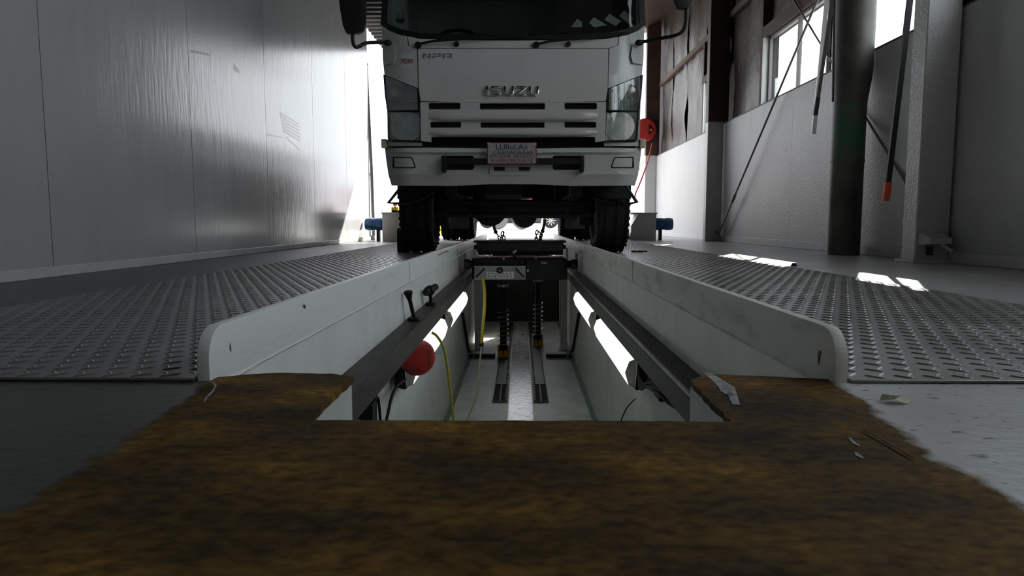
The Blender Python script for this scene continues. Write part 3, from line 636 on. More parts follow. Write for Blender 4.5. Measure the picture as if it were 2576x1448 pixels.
# hydraulic rams standing in the floor channels
def ram(s, u, lab, vb, vt):
    bz = PF + .012; base = at(u, vb, z=bz); x, y = base.x, base.y
    t = thing('hydraulic_ram', lab, 'ram', (x, y, bz))
    br = MB(); br.box((x - .062, y - .05, bz), (x + .062, y + .06, bz + .02)); br.box((x - .062, y - .05, bz + .021), (x - .052, y + .06, bz + .13)); br.box((x + .052, y - .05, bz + .021), (x + .062, y + .06, bz + .13)); br.box((x - .05, y - .035, bz + .021), (x + .05, y - .025, bz + .07)); br.box((x - .05, y + .03, bz + .021), (x + .05, y + .055, bz + .125))
    br.build('bracket', M_ybr, t, smooth=False)
    MB().cyl((x, y, bz + .021), (x, y, -.45), .036, n=20).build('rod', M_black, t)
    MB().cyl((x, y, -.45), (x, y, .02), .052, n=20).build('cylinder', M_jack, t); MB().cyl((x, y, -.455), (x, y, -.43), .058, n=20).build('collar', M_zinc, t)
    P = [(x + .056 * math.cos(a), y + .056 * math.sin(a), bz + .10 + a * .0082) for a in (k * .35 for k in range(150))]
    MB().tube(P, .0055, 6).build('spring', M_zinc, t)
    return t
ram(-1, 1266, 'spring-wrapped hydraulic ram on a yellow bracket beside the yellow hose', 896, 700)
ram(1, 1353, 'spring-wrapped hydraulic ram on a yellow bracket set deeper in the pit', 868, 700)
def channel(s, lab):
    t = thing('floor_channel', lab, 'channel', (s * .165, 5.6, PF)); xa, xb = s * .115, s * .228
    MB().box((xa, 5.55, PF), (xb, 10.1, PF + .004)).build('channel_bed', M_dark, t, smooth=False)
    MB().box((xa - s * .006, 5.54, PF), (xa, 10.1, PF + .012)).build('edge_bar', M_rail, t, smooth=False); MB().box((xb, 5.54, PF), (xb + s * .006, 10.1, PF + .012)).build('edge_bar', M_rail, t, smooth=False)
    MB().box((xa, 5.535, PF), (xb, 5.549, PF + .012)).build('end_bar', M_rail, t, smooth=False)
    MB().box((s * .135, 6.15, PF + .005), (s * .222, 10.0, PF + .011)).build('cover_strip', M_rail, t, smooth=False)
    MB().box((s * .168, 5.55, PF + .004), (s * .178, 6.148, PF + .010)).build('guide_bar', M_frame, t, smooth=False)
    for k in range(60): MB().cyl((s * .1225, 5.6 + k * .07, PF + .005), (s * .1225, 5.6 + k * .07, PF + .014), .007, n=8).build('chain_roller', M_zinc, t)
channel(-1, 'recessed steel channel in the pit floor under the yellow-hose side ram'); channel(1, 'recessed steel channel in the pit floor under the deeper-set ram')
# posts and trunking
for s, lab in ((-1, 'pale square post standing in the pit beside the yellow hose'), (1, 'pale square post streaked with yellow paint standing in the pit')):
    y = 7.9; t = thing('pit_post', lab, 'post', (s * .50, y, PF))
    MB().box((s * .50 - .038, y - .04, PF + .012), (s * .50 + .038, y + .04, -.255), .004).build('shaft', M_white, t); MB().box((s * .50 - .06, y - .07, PF), (s * .50 + .06, y + .07, PF + .011), .002).build('base_plate', M_base, t)
    if s > 0: MB().box((s * .50 - .0405, y - .038, PF + .2), (s * .50 - .0385, y + .038, -.27)).build('paint_streak', M_yellow, t, smooth=False)
    else: MB().cyl((s * .50 + .055, y - .02, PF + .02), (s * .50 + .055, y - .02, -.26), .012, n=12).build('conduit', M_chrome, t)
    t = thing('cable_trunking', ('low cable trunking across the pit floor by the pale post' if s < 0 else 'low cable trunking across the pit floor by the yellow-streaked post'), 'trunking', (s * .4, 7.45, PF))
    MB().box((s * .28, 7.40, PF), (s * .56, 7.52, PF + .05), .003).build('body', M_pitwall, t); MB().box((s * .28, 7.393, PF + .005), (s * .56, 7.399, PF + .042)).build('front_face', M_black, t, smooth=False)
    MB().box((s * .505, 7.389, PF), (s * .53, 7.53, PF + .053)).build('green_tape', M_pitgreen, t, smooth=False)
    MB().tube([(s * .545, 7.45, PF + .06), (s * .562, 7.3, PF + .09), (s * .565, 7.1, PF + .25), (s * .565, 6.6, PF + .6)], .014, 8, 2).build('cable', M_black, t)
# junction boxes and loose cables under the rails near the pit mouth
for s, lab in ((-1, 'black junction box with looped cables hanging at the pit mouth under the rust-scraped kerb'), (1, 'tangle of black cables behind the strip light under the scuffed kerb')):
    t = thing('cable_bundle', lab, 'cables', (s * .47, 2.2, -.30))
    if s < 0:
        c = at(936, 1035, x=-.47); MB().box((-.50, c.y - .03, c.z - .04), (-.462, c.y + .04, c.z + .03), .003).build('junction_box', M_black, t)
        MB().tube([(-.468, c.y, c.z - .03), (-.455, c.y + .02, c.z - .08), (-.45, c.y + .10, c.z - .085), (-.46, c.y + .3, c.z + .0), (-.505, 2.94, -.44)], .006, 8, 2).build('cable', M_black, t)
        MB().tube([(-.468, c.y + .02, c.z + .02), (-.46, c.y + .04, c.z + .05), (-.455, c.y + .06, c.z - .05), (-.455, c.y + .02, c.z - .09)], .005, 8, 2).build('cable', M_black, t)
        MB().box((-.575, c.y - .02, c.z - .02), (-.501, c.y + .02, c.z + .02)).build('bracket', M_black, t, smooth=False)
    else:
        for k in range(3): MB().tube([(.52, 2.955, -.43 + .02 * k), (.50, 2.8, -.46 + .02 * k), (.49, 2.6 - .1 * k, -.36), (.53, 2.3, -.33 - .03 * k), (.57, 2.15, -.36)], .007, 8, 2).build('cable', M_black, t)
        MB().box((.50, 2.42, -.40), (.575, 2.52, -.31), .004).build('junction_box', M_black, t)
        MB().tube([at(1598, 1003, y=2.75), at(1580, 1020, y=2.7), at(1566, 1045, y=2.65), at(1558, 1075, y=2.6)], .0025, 6, 2).build('thin_wire', M_black, t)
b = MB()
for k in range(26): b.sph((.545 + random.uniform(-.02, .012), 1.95 + random.uniform(-.12, .10), -.37 + random.uniform(-.10, .05)), random.uniform(.018, .032), (1, 1, .8), 8)
o = tag(b.build('expanding_foam', mat('grey_foam', (.22, .22, .20), .9, var=.4, vscale=25), org=(.55, 1.95, -.45)), 'lumpy grey foam filler on the pit wall below the rail', 'foam')
t = thing('control_box', 'small pale box on the pit wall between the strip lights past the red reel', 'box', (-.55, 4.4, -.55))
MB().box((-.575, 4.34, -.60), (-.50, 4.56, -.46), .004).build('case', M_base, t); MB().box((-.4995, 4.40, -.56), (-.498, 4.46, -.50)).build('label', M_label, t, smooth=False)

# ================================================================== TRUCK
XT = -.05; Y0 = 4.55
TR = thing('truck', 'white cab-over truck standing over the inspection pit', 'truck', (XT, 5.5, .006))
def cabw(u, v):
    r = abs(u - 1291) / 327
    return .11 * max(0, (r - .70) / .30) ** 2.2 + max(0, 190 - v) * .0006
def bumpw(u, v):
    r = abs(u - 1291) / 322
    return -.035 + .20 * max(0, (r - .80) / .20) ** 2.4 + (.02 * ((v - 372) / 8 - 1) ** 2 if v < 380 else 0) + .0009 * max(0, v - 430) + (.014 if 386 < v < 432 else 0)
def grillw(u, v): return cabw(u, v) + .0
def mir(poly): return [(2582 - u, v) for u, v in poly][::-1]
def skin(name, outer, m, parent=None, holes=(), warp=cabw, dy=0.0, th=.025, ang=30, org=None, gu=14, gv=10):
    b = MB(); bm = b.bm; ed = []
    for loop in (outer,) + tuple(holes):
        vs = [bm.verts.new((u, v, 0)) for u, v in loop]; ed += [bm.edges.new((vs[i], vs[(i + 1) % len(vs)])) for i in range(len(vs))]
    bmesh.ops.triangle_fill(bm, edges=ed, use_beauty=True)
    us = [p[0] for p in outer]; vs_ = [p[1] for p in outer]
    u = min(us) + gu
    while u < max(us) - 2:
        bmesh.ops.bisect_plane(bm, geom=bm.verts[:] + bm.edges[:] + bm.faces[:], plane_co=(u, 0, 0), plane_no=(1, 0, 0)); u += gu
    v = min(vs_) + gv
    while v < max(vs_) - 2:
        bmesh.ops.bisect_plane(bm, geom=bm.verts[:] + bm.edges[:] + bm.faces[:], plane_co=(0, v, 0), plane_no=(0, 1, 0)); v += gv
    for f in bm.faces:
        f.normal_update()
    for w in bm.verts: w.co = at(w.co.x, w.co.y, y=Y0 + dy + warp(w.co.x, w.co.y))
    bm.normal_update()
    for f in bm.faces:
        if f.normal.y > 0: f.normal_flip()
    if th:
        r = bmesh.ops.extrude_face_region(bm, geom=bm.faces[:]); bmesh.ops.translate(bm, vec=(0, th, 0), verts=[g for g in r['geom'] if isinstance(g, bmesh.types.BMVert)])
        bmesh.ops.recalc_face_normals(bm, faces=bm.faces[:])
    return b.build(name, m, parent or TR, ang=ang)
def tp(u, v, dy=0): return at(u, v, y=Y0 + dy)
def circ(u, v, r, n=28): return [(u + r * math.cos(2 * math.pi * k / n), v + r * math.sin(2 * math.pi * k / n)) for k in range(n)]
def rrect(u0, v0, u1, v1, r=3):
    P = []
    for cu, cv, a0 in ((u1 - r, v1 - r, 0), (u0 + r, v1 - r, 90), (u0 + r, v0 + r, 180), (u1 - r, v0 + r, 270)):
        for k in range(4): a = math.radians(a0 + k * 30); P.append((cu + r * math.cos(a), cv + r * math.sin(a)))
    return P
# --- cab shell behind the front skins
def cab_shell():
    xs0, xs1 = XT - .855, XT + .855
    arch = [(5.5 + .50 * math.cos(a), .42 + .50 * math.sin(a)) for a in (math.pi * k / 12 for k in range(13))]
    side = [(4.70, .60), (4.70, 1.30), (4.84, 2.12), (6.05, 2.12), (6.05, .80)] + [(y, max(z, .62)) for y, z in arch]
    for s, x in ((-1, xs0), (1, xs1)):
        MB().prism([(x, y, z) for y, z in side], (-s * .03, 0, 0)).build('cab_side', M_truck, TR, smooth=False)
        MB().prism([(x + s * .002, y, z) for y, z in ((4.86, 1.36), (4.97, 2.0), (5.7, 2.0), (5.7, 1.36))], (s * .003, 0, 0)).build('side_window', M_black, TR, smooth=False)
        a = [(5.5 + .47 * math.cos(q), .42 + .47 * math.sin(q)) for q in (math.pi * k / 12 for k in range(13))]; c = [(5.5 + .44 * math.cos(q), .42 + .44 * math.sin(q)) for q in (math.pi * k / 12 for k in range(13))]
        MB().prism([(x, y, z) for y, z in a + c[::-1]], (-s * .26, 0, 0)).build('wheel_arch', M_black, TR, smooth=False)
    MB().box((xs0 + .03, 6.02, .85), (xs1 - .03, 6.05, 2.12)).build('cab_back', M_truck, TR, smooth=False)
    MB().box((xs0, 4.80, 2.12), (xs1, 6.05, 2.16), .01).build('cab_roof', M_truck, TR, smooth=False)
    MB().box((xs0 + .035, 4.74, .98), (xs1 - .035, 6.0, 1.02)).build('cab_floor', M_dark, TR, smooth=False)
    MB().box((xs0 + .035, 4.70, 1.03), (xs1 - .035, 4.72, 1.36)).build('bulkhead', M_dark, TR, smooth=False)
    MB().box((xs0 + .04, 4.85, 1.25), (xs1 - .04, 5.15, 1.40), .02).build('dashboard', M_black, TR)
    for x in (-.45, .0, .40):
        MB().box((XT + x - .2, 5.45, 1.03), (XT + x + .2, 5.9, 1.22), .03).box((XT + x - .2, 5.80, 1.22), (XT + x + .2, 5.93, 1.80), .03).build('seat', M_seat, TR)
    st = MB(); cc = Vector((XT - .42, 5.10, 1.50))
    st.tube([cc + Vector((.19 * math.cos(a), .10 * math.sin(a), .16 * math.sin(a))) for a in (2 * math.pi * k / 24 for k in range(25))], .013, 8); st.tube([cc + Vector((-.18, 0, 0)), cc, cc + Vector((.18, 0, 0))], .012, 8); st.tube([cc, cc + Vector((0, -.05, -.14))], .02, 8)
    st.build('steering_wheel', M_black, TR)
cab_shell()
skin('front_backing', [(985, 95), (1597, 95), (1592, 345), (990, 345)], M_dark, th=.01, dy=.05, gu=30, gv=40)
# --- windscreen
wsb = [(957, 62), (975, 74), (1003, 86), (1060, 96), (1150, 99), (1291, 100), (1432, 99), (1522, 96), (1579, 86), (1607, 74), (1625, 62)]
wtop = [(1618, -40), (1606, -150), (1291, -158), (976, -150), (964, -40)]
def wsw(u, v): return cabw(u, v) + .02
skin('windscreen', [(972, 58), (1010, 74), (1060, 83), (1150, 86), (1291, 87), (1432, 86), (1522, 83), (1572, 74), (1610, 58), (1604, -40), (1592, -132), (1291, -140), (990, -132), (978, -40)], M_wind, warp=wsw, th=.004)
skin('windscreen_surround', wsb + wtop, M_black, warp=wsw, th=.012, dy=-.004, holes=([(972, 58), (1010, 74), (1060, 83), (1150, 86), (1291, 87), (1432, 86), (1522, 83), (1572, 74), (1610, 58), (1604, -40), (1592, -132), (1291, -140), (990, -132), (978, -40)],))
# --- panels
cornL = [(961, 66), (977, 77), (1003, 88), (1024, 92), (1027, 114), (1049, 122), (1052, 222), (967, 188), (963, 150)]
cp = skin('corner_panel', cornL, M_truck); cpr = skin('corner_panel', mir(cornL), M_truck)
skin('cowl_panel', [(1026, 92), (1060, 98), (1150, 101), (1291, 102), (1432, 101), (1522, 98), (1556, 92), (1553, 114), (1531, 120.6), (1051, 120.6), (1029, 114)], M_truck)
hood = skin('front_panel', [(1051.5, 122.5), (1530.5, 122.5), (1529, 222), (1524, 254), (1410, 257), (1291, 257.5), (1172, 257), (1058, 254), (1053.5, 222)], M_truck, dy=-.006)
slots = [rrect(1078, 258, 1158, 275, 4), rrect(1207, 259, 1371, 275, 3), rrect(1420, 258, 1502, 275, 4), rrect(1082, 306, 1160, 321, 4), rrect(1209, 307, 1370, 321, 3), rrect(1420, 306, 1500, 321, 4)]
grille = skin('grille', [(1057, 256.5), (1525, 256.5), (1523, 354), (1498, 357), (1497, 344), (1440, 343), (1291, 345), (1142, 343), (1085, 344), (1084, 357), (1059, 354)], M_truck, holes=slots, dy=-.004, th=.03)
def gbar(v0, v1):
    b = MB(); bm = b.bm; rows = []
    for k in range(33):
        u = 1078 + (1504 - 1078) * k / 32; e = min(1, min(k, 32 - k) / 2.5); row = []
        for f in range(7):
            a = math.pi * f / 6; v = (v0 + v1) / 2 - (v1 - v0) / 2 * math.cos(a) * (.5 + .5 * e)
            row.append(bm.verts.new(at(u, v, y=Y0 - .005 + cabw(u, v) - .028 * math.sin(a) ** .5 * e)))
        rows.append(row)
    for A, B_ in zip(rows, rows[1:]):
        for f in range(6): bm.faces.new((A[f], A[f + 1], B_[f + 1], B_[f]))
    bmesh.ops.recalc_face_normals(bm, faces=bm.faces[:]); b.build('grille_bar', M_truck, grille, ang=60)
gbar(277, 304); gbar(323, 342)
MB().box((XT - .62, 4.66, .70), (XT + .62, 4.69, 1.03)).build('radiator', M_dark, TR, smooth=False)
# --- lamps
upL = [(969, 191), (1049, 224), (1051, 275), (976, 277), (972, 240)]; loL = [(976, 281), (1055, 283), (1057, 353), (981, 350)]
for f, nm in ((lambda p: p, 0), (mir, 1)):
    h = skin('headlamp', f(loL), M_lens, holes=(f(circ(1022, 318, 34)),), dy=.012, th=.006)
    (uc, vc), = f([(1022, 318)]); c = at(uc, vc, y=Y0 + cabw(uc, vc) + .014)
    MB().lathe([(.093, -.004), (.091, .004), (.080, .022), (.058, .040), (.030, .050), (.012, .052)], c, 'Y', 32).build('reflector_bowl', M_bowl, h, ang=60)
    MB().lathe([(.022, .020), (.020, .012), (.010, .006)], c, 'Y', 20).build('bulb_shield', M_lens, h); skin('bowl_ring', f(circ(1022, 318, 37)), M_alu, h, holes=(f(circ(1022, 318, 34.5)),), dy=.008, th=.003)
    skin('lamp_lens', f([(975, 280), (1056, 282), (1058, 354), (980, 351)]), M_glass, h, dy=-.004, th=.003)
    h = skin('indicator_lamp', f(upL), M_lens, dy=.012, th=.02)
    (uc, vc), = f([(1002, 230)]); c = at(uc, vc, y=Y0 + cabw(uc, vc) + .012); MB().sph(c, .050, (1, .28, 1), 20).build('reflector_bowl', M_lensb, h)
    for k in range(22):
        u = 972 + k * 3.6; vt = max(193, 193 + (u - 969) * .41) + 1
        skin('lens_rib', f([(u, vt), (u + 1.3, vt + .5), (u + 1.3, 274), (u, 274)]), M_lensb, h, dy=.004, th=.004, gu=50, gv=80)
    skin('lens_bar', f([(973, 253), (1050, 253), (1050, 256), (973, 256)]), M_inkgrey, h, dy=.002, th=.004)
    skin('lamp_lens', f([(968, 190), (1050, 223), (1052, 276), (975, 278)]), M_glass, h, dy=-.004, th=.003)
    skin('lamp_gasket', f([(964, 187), (1052.5, 222.5), (1056, 278), (974, 280), (968, 240)]), M_black, h, holes=(f(upL),), dy=.001, th=.02)
    skin('lamp_gasket', f([(974, 280), (1056, 281.5), (1059, 356), (979, 353)]), M_black, h, holes=(f(loL),), dy=.001, th=.02)
    skin('lower_valance', f([(974, 357), (1062, 358), (1062, 367), (974, 367)]), M_bumper, dy=.03, th=.01)
for f, x0 in ((0, 960), (1, 1609)):
    a, c = tp(x0, 372, .12), tp(x0 + 14, 350, .12); MB().box((a.x, Y0 + .10, a.z), (c.x, Y0 + .17, c.z), .006, 2).build('side_marker', M_amber, TR)
# --- mirror sockets
for f in (lambda p: p, mir):
    skin('mirror_socket', f([(962, 112), (990, 112), (995, 140), (990, 158), (965, 162)]), M_truck, dy=-.022, th=.03)
# --- bumper
recL = rrect(1112, 391, 1192, 427, 6); fogL = [(988, 394), (1033, 394), (1038, 398), (1046, 419), (1043, 423), (990, 423), (987, 420)]
bo = [(968, 373), (1050, 371), (1130, 371.5), (1291, 374.5), (1452, 371.5), (1532, 371), (1614, 373), (1611, 400), (1605, 440), (1597, 466), (1440, 467), (1345, 462.5), (1237, 462.5), (1142, 467), (985, 466), (977, 440), (971, 400)]
bm_ = skin('bumper', bo, M_bumper, holes=(recL, mir(recL), fogL, mir(fogL)), warp=bumpw, th=.03, gu=12, gv=6)
for f in (lambda p: p, mir):
    skin('fog_blank', f([(991, 397), (1032, 397), (1036, 400), (1042, 418), (1040, 420), (992, 420)]), M_bumper, bm_, warp=bumpw, dy=.004, th=.01)
    skin('fog_recess', f([(985, 392), (1048, 392), (1048, 425), (985, 425)]), M_black, bm_, warp=bumpw, dy=.016, th=.01)
    skin('bumper_recess', f([(1108, 388), (1196, 388), (1196, 430), (1108, 430)]), M_dark, bm_, warp=bumpw, dy=.032, th=.01)
a, c = tp(1114, 414, -.055), tp(1468, 398, -.055); MB().box((a.x, Y0 - .070, a.z), (c.x, Y0 - .038, c.z), .003).build('tow_bar', M_black, bm_)
for u in (1117, 1464): a, c = tp(u - 5, 433, -.06), tp(u + 5, 391, -.06); MB().box((a.x, Y0 - .078, a.z), (c.x, Y0 - .02, c.z), .006, 2).build('tow_bar_end', M_black, bm_)
pb = skin('plate_bracket', [(1232, 413), (1340, 413), (1340, 441), (1232, 441)], M_bumper, bm_, warp=bumpw, dy=-.004, th=.004, holes=(rrect(1242, 419, 1270, 429, 2), rrect(1305, 419, 1333, 429, 2)))
skin('bracket_slot', rrect(1241, 418, 1271, 430, 2), M_dark, bm_, warp=bumpw, dy=-.001, th=.001); skin('bracket_slot', rrect(1304, 418, 1334, 430, 2), M_dark, bm_, warp=bumpw, dy=-.001, th=.001)
for v in (383, 441): MB().tube([at(u, v + (1 if abs(u - 1291) < 200 else 0), y=Y0 + bumpw(u, v) - .001) for u in range(980, 1110, 10)], .0012, 6).build('swage_line', M_bumper, bm_); MB().tube([at(u, v, y=Y0 + bumpw(u, v) - .001) for u in range(1475, 1604, 10)], .0012, 6).build('swage_line', M_bumper, bm_)
# --- number plate
np_ = skin('number_plate', rrect(1225, 357.5, 1350, 413, 4), M_inkred, warp=lambda u, v: 0, dy=-.082, th=.002)
skin('plate_face', rrect(1227.5, 360, 1347.5, 411, 3), M_plategrey, np_, warp=lambda u, v: 0, dy=-.0835, th=.001)
def pix(x, z):
    d = Vector((x, Y0, z - HC)); return CX + F * d.dot(_rt) / d.dot(_fw), CY - F * d.dot(_up) / d.dot(_fw)
def ptext(s_, u0, u1, v0, v1, m, parent, dy, name='plate_text', depth=.0006, warp=None):
    a, c = tp(u0, v1, dy), tp(u1, v0, dy); text(s_, name, m, parent, ((a.x + c.x) / 2, Y0 + dy, (a.z + c.z) / 2), c.x - a.x, c.z - a.z, depth, yf=(lambda x, z: (lambda u, v: at(u, v, y=Y0 + dy + warp(u, v)))(*pix(x, z))) if warp else None)
ptext('LLIIIoLAo', 1248, 1327, 363, 376, M_ink, np_, -.084); ptext('CAANAUAAAB', 1240, 1341, 379, 388, M_ink, np_, -.084)
ptext('WEGONE  NEGATIO', 1233, 1343, 388, 397, M_inkred, np_, -.084); ptext('WUFRN KOBSULAR.NZ', 1233, 1342, 399, 409, M_inkred, np_, -.084)
for u, v in ((1229, 361), (1347, 362), (1231, 406), (1344, 408)): q = tp(u, v, -.086); MB().cyl(q, q + Vector((0, .003, 0)), .0075, n=12).build('plate_bolt', M_alu, np_)
# --- badge and decals
def letter(pts):
    P = [(1200 + x / 13.16, 190 + y / 13.16) for x, y in pts]; b = MB(); yy = Y0 + cabw(1291, 230) - .024
    for poly, g, m, nm, d in ((P, 0, M_chrome, 'emblem_letter', .014),):
        b.prism([at(u, v, y=yy) for u, v in poly], (0, d, 0), .0014)
    b.build('emblem_letter', M_chrome, hood, ang=25)
UU = [(880, 345), (965, 345), (965, 560), (985, 595), (1005, 605), (1105, 605), (1130, 595), (1140, 560), (1140, 345), (1225, 345), (1220, 570), (1200, 625), (1160, 655), (950, 655), (900, 630), (880, 590)]
letter([(285, 345), (372, 345), (372, 655), (285, 655)])
letter([(800, 345), (530, 345), (475, 360), (445, 400), (450, 450), (480, 480), (690, 575), (700, 595), (690, 605), (455, 605), (455, 655), (740, 655), (790, 625), (815, 575), (790, 545), (580, 470), (555, 430), (570, 400), (800, 400)])
letter(UU); letter([(1290, 345), (1570, 345), (1625, 365), (1652, 405), (1640, 435), (1400, 572), (1392, 590), (1405, 605), (1640, 605), (1640, 655), (1340, 655), (1300, 640), (1285, 605), (1300, 560), (1525, 440), (1540, 420), (1520, 400), (1290, 400)])
letter([(x + 832, y) for x, y in UU])
def decal(s_, u0, u1, v0, v1, m, parent, nm):
    ptext(s_, u0, u1, v0, v1, m, parent, -.0068, nm, warp=cabw)
# NPA decal built from strokes
def stroke(polys):
    for P in polys:
        skin('decal_letter', [(820 + x / 5.152, y / 5.152) for x, y in P], M_inkgrey, hood, dy=-.0068, th=.0005)
stroke([[(1248, 690), (1285, 690), (1330, 735), (1330, 690), (1362, 690), (1362, 757), (1325, 757), (1280, 712), (1280, 757), (1248, 757)],
        [(1376, 690), (1480, 690), (1492, 700), (1492, 727), (1480, 737), (1408, 737), (1408, 757), (1376, 757), (1376, 722), (1462, 722), (1462, 706), (1376, 706)],
        [(1508, 757), (1508, 700), (1518, 690), (1632, 690), (1632, 757), (1600, 757), (1600, 738), (1560, 738), (1560, 722), (1600, 722), (1600, 706), (1540, 706), (1540, 757)]])
decal('D', 1112, 1117, 154, 159, M_sticker, hood, 'decal_letter')
skin('sticker', [(1008, 136), (1041, 137), (1041, 170), (1009, 171)], M_sticker, cp, dy=-.001, th=.0008)
ptext('PD09', 1010, 1039, 147, 160, M_inkred, cp, -.0030, 'sticker_text', .0006, cabw)
skin('round_sticker', circ(1007, 46, 13), M_blue2, warp=wsw, dy=.006, th=.001); skin('sticker_band', [(996, 34), (1018, 34), (1020, 44), (994, 44)], M_sticker, warp=wsw, dy=.005, th=.0005)
ptext('USAGM', 995, 1019, 44, 49, M_sticker, TR, .0045, 'sticker_text', .0005, wsw)
# --- wipers
for u, v, r in ((1051, 112, 8), (1148, 110, 6.5), (1349, 112, 8), (1430, 110, 6.5)):
    q = tp(u, v, cabw(u, v) - .02); MB().cyl(q, q + Vector((0, .03, 0)), r / 1717 * 4.6 * .95, r / 1717 * 4.6 * 1.1, 16).build('wiper_pivot', M_black, TR)
for u0, u1 in ((1051, 1330), (1349, 1560)):
    MB().tube([tp(u0, 111, cabw(u0, 111) - .02), tp(u0 + 40, 103, -.0), tp(u1, 88, cabw(u1, 88) - .02)], .008, 8).build('wiper_arm', M_black, TR)
    MB().tube([tp(u0 + 60, 97, .05), tp(u1 + 20, 82, cabw(u1, 82) + .0)], .006, 6).build('wiper_blade', M_black, TR)
# --- mirrors
t = thing('mirror_assembly', 'x', 'mirror'); bpy.data.objects.remove(t)
def mirror(u0, u1, vb, pts, yy, r):
    a, c = at(u0, vb, y=yy), at(u1, vb, y=yy); w = c.x - a.x
    h = MB(); z0 = a.z; P = []
    h.prism([(a.x + w * x, yy, z0 + z) for x, z in ((.28, 0), (.72, 0), (.90, .02), (1.0, .07), (1.02, .36), (.98, .40), (.02, .40), (-.04, .36), (.06, .16), (.16, .05))], (0, .07, 0), .012)
    o = h.build('mirror_housing', M_black, TR); MB().tube([at(u, v, y=y_) for u, v, y_ in pts], r, 12, 2).build('mirror_arm', M_black, TR)
    q = at(pts[-1][0], pts[-1][1], y=pts[-1][2]); MB().sph(q + Vector((0, 0, -.004)), .022, (1.3, 1, .9), 14).build('arm_mount', M_black, TR)
mirror(851, 917, 83, [(887, 80, 4.49), (887, 104, 4.49), (893, 120, 4.5), (905, 117, 4.52), (918, 107, 4.54), (975, 106, 4.60)], 4.46, .0115)
mirror(1690, 1747, 22, [(1726, 15, 4.49), (1727, 55, 4.49), (1718, 82, 4.5), (1690, 92, 4.52), (1662, 96, 4.55), (1640, 102, 4.58), (1608, 106, 4.62)], 4.46, .0115)
# --- chassis and running gear
for s in (-1, 1): MB().box((XT + s * .33 - .035, 4.72, .56), (XT + s * .33 + .035, 10.9, .74), .004).build('chassis_rail', M_chassis, TR)
for y in (4.74, 7.2, 8.6, 10.2): MB().box((XT - .295, y, .60), (XT + .295, y + .06, .70)).build('cross_member', M_chassis, TR, smooth=False)
MB().box((XT - .78, 4.74, .52), (XT + .78, 4.80, .66), .005).build('bumper_beam', M_chassis, TR)
MB().box((XT - .28, 5.0, .56), (XT + .28, 5.9, .97), .03).box((XT - .24, 5.05, .42), (XT + .06, 5.75, .56), .03).build('engine', M_chassis, TR)
MB().hull([(XT + x, y, z) for y, k in ((5.9, 1.), (7.1, .55)) for x in (-.2 * k, .2 * k) for z in (.46 + .05 * (1 - k), .8)]).build('gearbox', M_chassis, TR)
MB().tube([(XT + .0, 7.1, .58), (XT + .04, 9.3, .38)], .04, 12).build('propeller_shaft', M_chassis, TR)
MB().cyl((XT - .64, 5.5, .37), (XT + .64, 5.5, .37), .052, n=16).build('front_axle', M_chassis, TR); MB().sph((-.245, 5.48, .335), .13, (1, .95, .92), 20).cyl((-.245, 5.34, .335), (-.245, 5.38, .335), .10, n=20).build('front_differential', M_chassis, TR)
MB().cyl((XT - .60, 5.22, .30), (XT + .60, 5.24, .305), .018, n=10).build('tie_rod', M_chassis, TR); MB().box((XT + .02, 5.18, .265), (XT + .10, 5.26, .315), .01).build('rod_joint', M_chassis, TR); MB().box((.34, 5.2, .27), (.372, 5.25, .345)).build('rod_bracket', M_chassis, TR, smooth=False)
MB().cyl((XT - .60, 5.30, .40), (XT + .60, 5.30, .40), .022, n=10).build('sway_bar', M_chassis, TR)
for s in (-1, 1):
    for k in range(3): MB().box((XT + s * .44 - .035, 4.86 + .1 * k, .44 - .014 * k), (XT + s * .44 + .035, 6.14 - .1 * k, .453 - .014 * k)).build('spring_leaf', M_chassis, TR, smooth=False)
    MB().box((XT + s * .44 - .04, 4.80, .43), (XT + s * .44 + .04, 4.88, .60)).build('spring_hanger', M_chassis, TR, smooth=False)
    MB().cyl((XT + s * .52, 5.42, .38), (XT + s * .50, 5.36, .75), .03, n=12).build('shock_absorber', M_chassis, TR)
    MB().box((XT + s * .57 - .06, 5.40, .22), (XT + s * .57 + .05, 5.58, .52), .02).build('steering_knuckle', M_chassis, TR)
MB().box((.475, 6.25, .40), (.62, 6.27, .72)).build('guard_plate', M_alu, TR, smooth=False)
MB().box((.10, 5.9, .44), (.30, 6.2, .62), .01).build('filter_housing', M_chassis, TR); MB().box((-.42, 6.0, .40), (-.22, 6.05, .60)).build('bell_housing_plate', M_chassis, TR, smooth=False); MB().box((.24, 6.0, .42), (.42, 6.05, .62)).build('steering_box', M_chassis, TR, smooth=False); MB().box((-.62, 6.3, .48), (-.42, 7.3, .80), .03).build('fuel_tank', M_chassis, TR)
MB().cyl((XT - .62, 9.39, .37), (XT + .62, 9.39, .37), .07, n=16).build('rear_axle', M_chassis, TR); MB().sph((XT + .10, 9.34, .35), .18, (1, .9, 1), 22).build('rear_differential', M_chassis, TR)
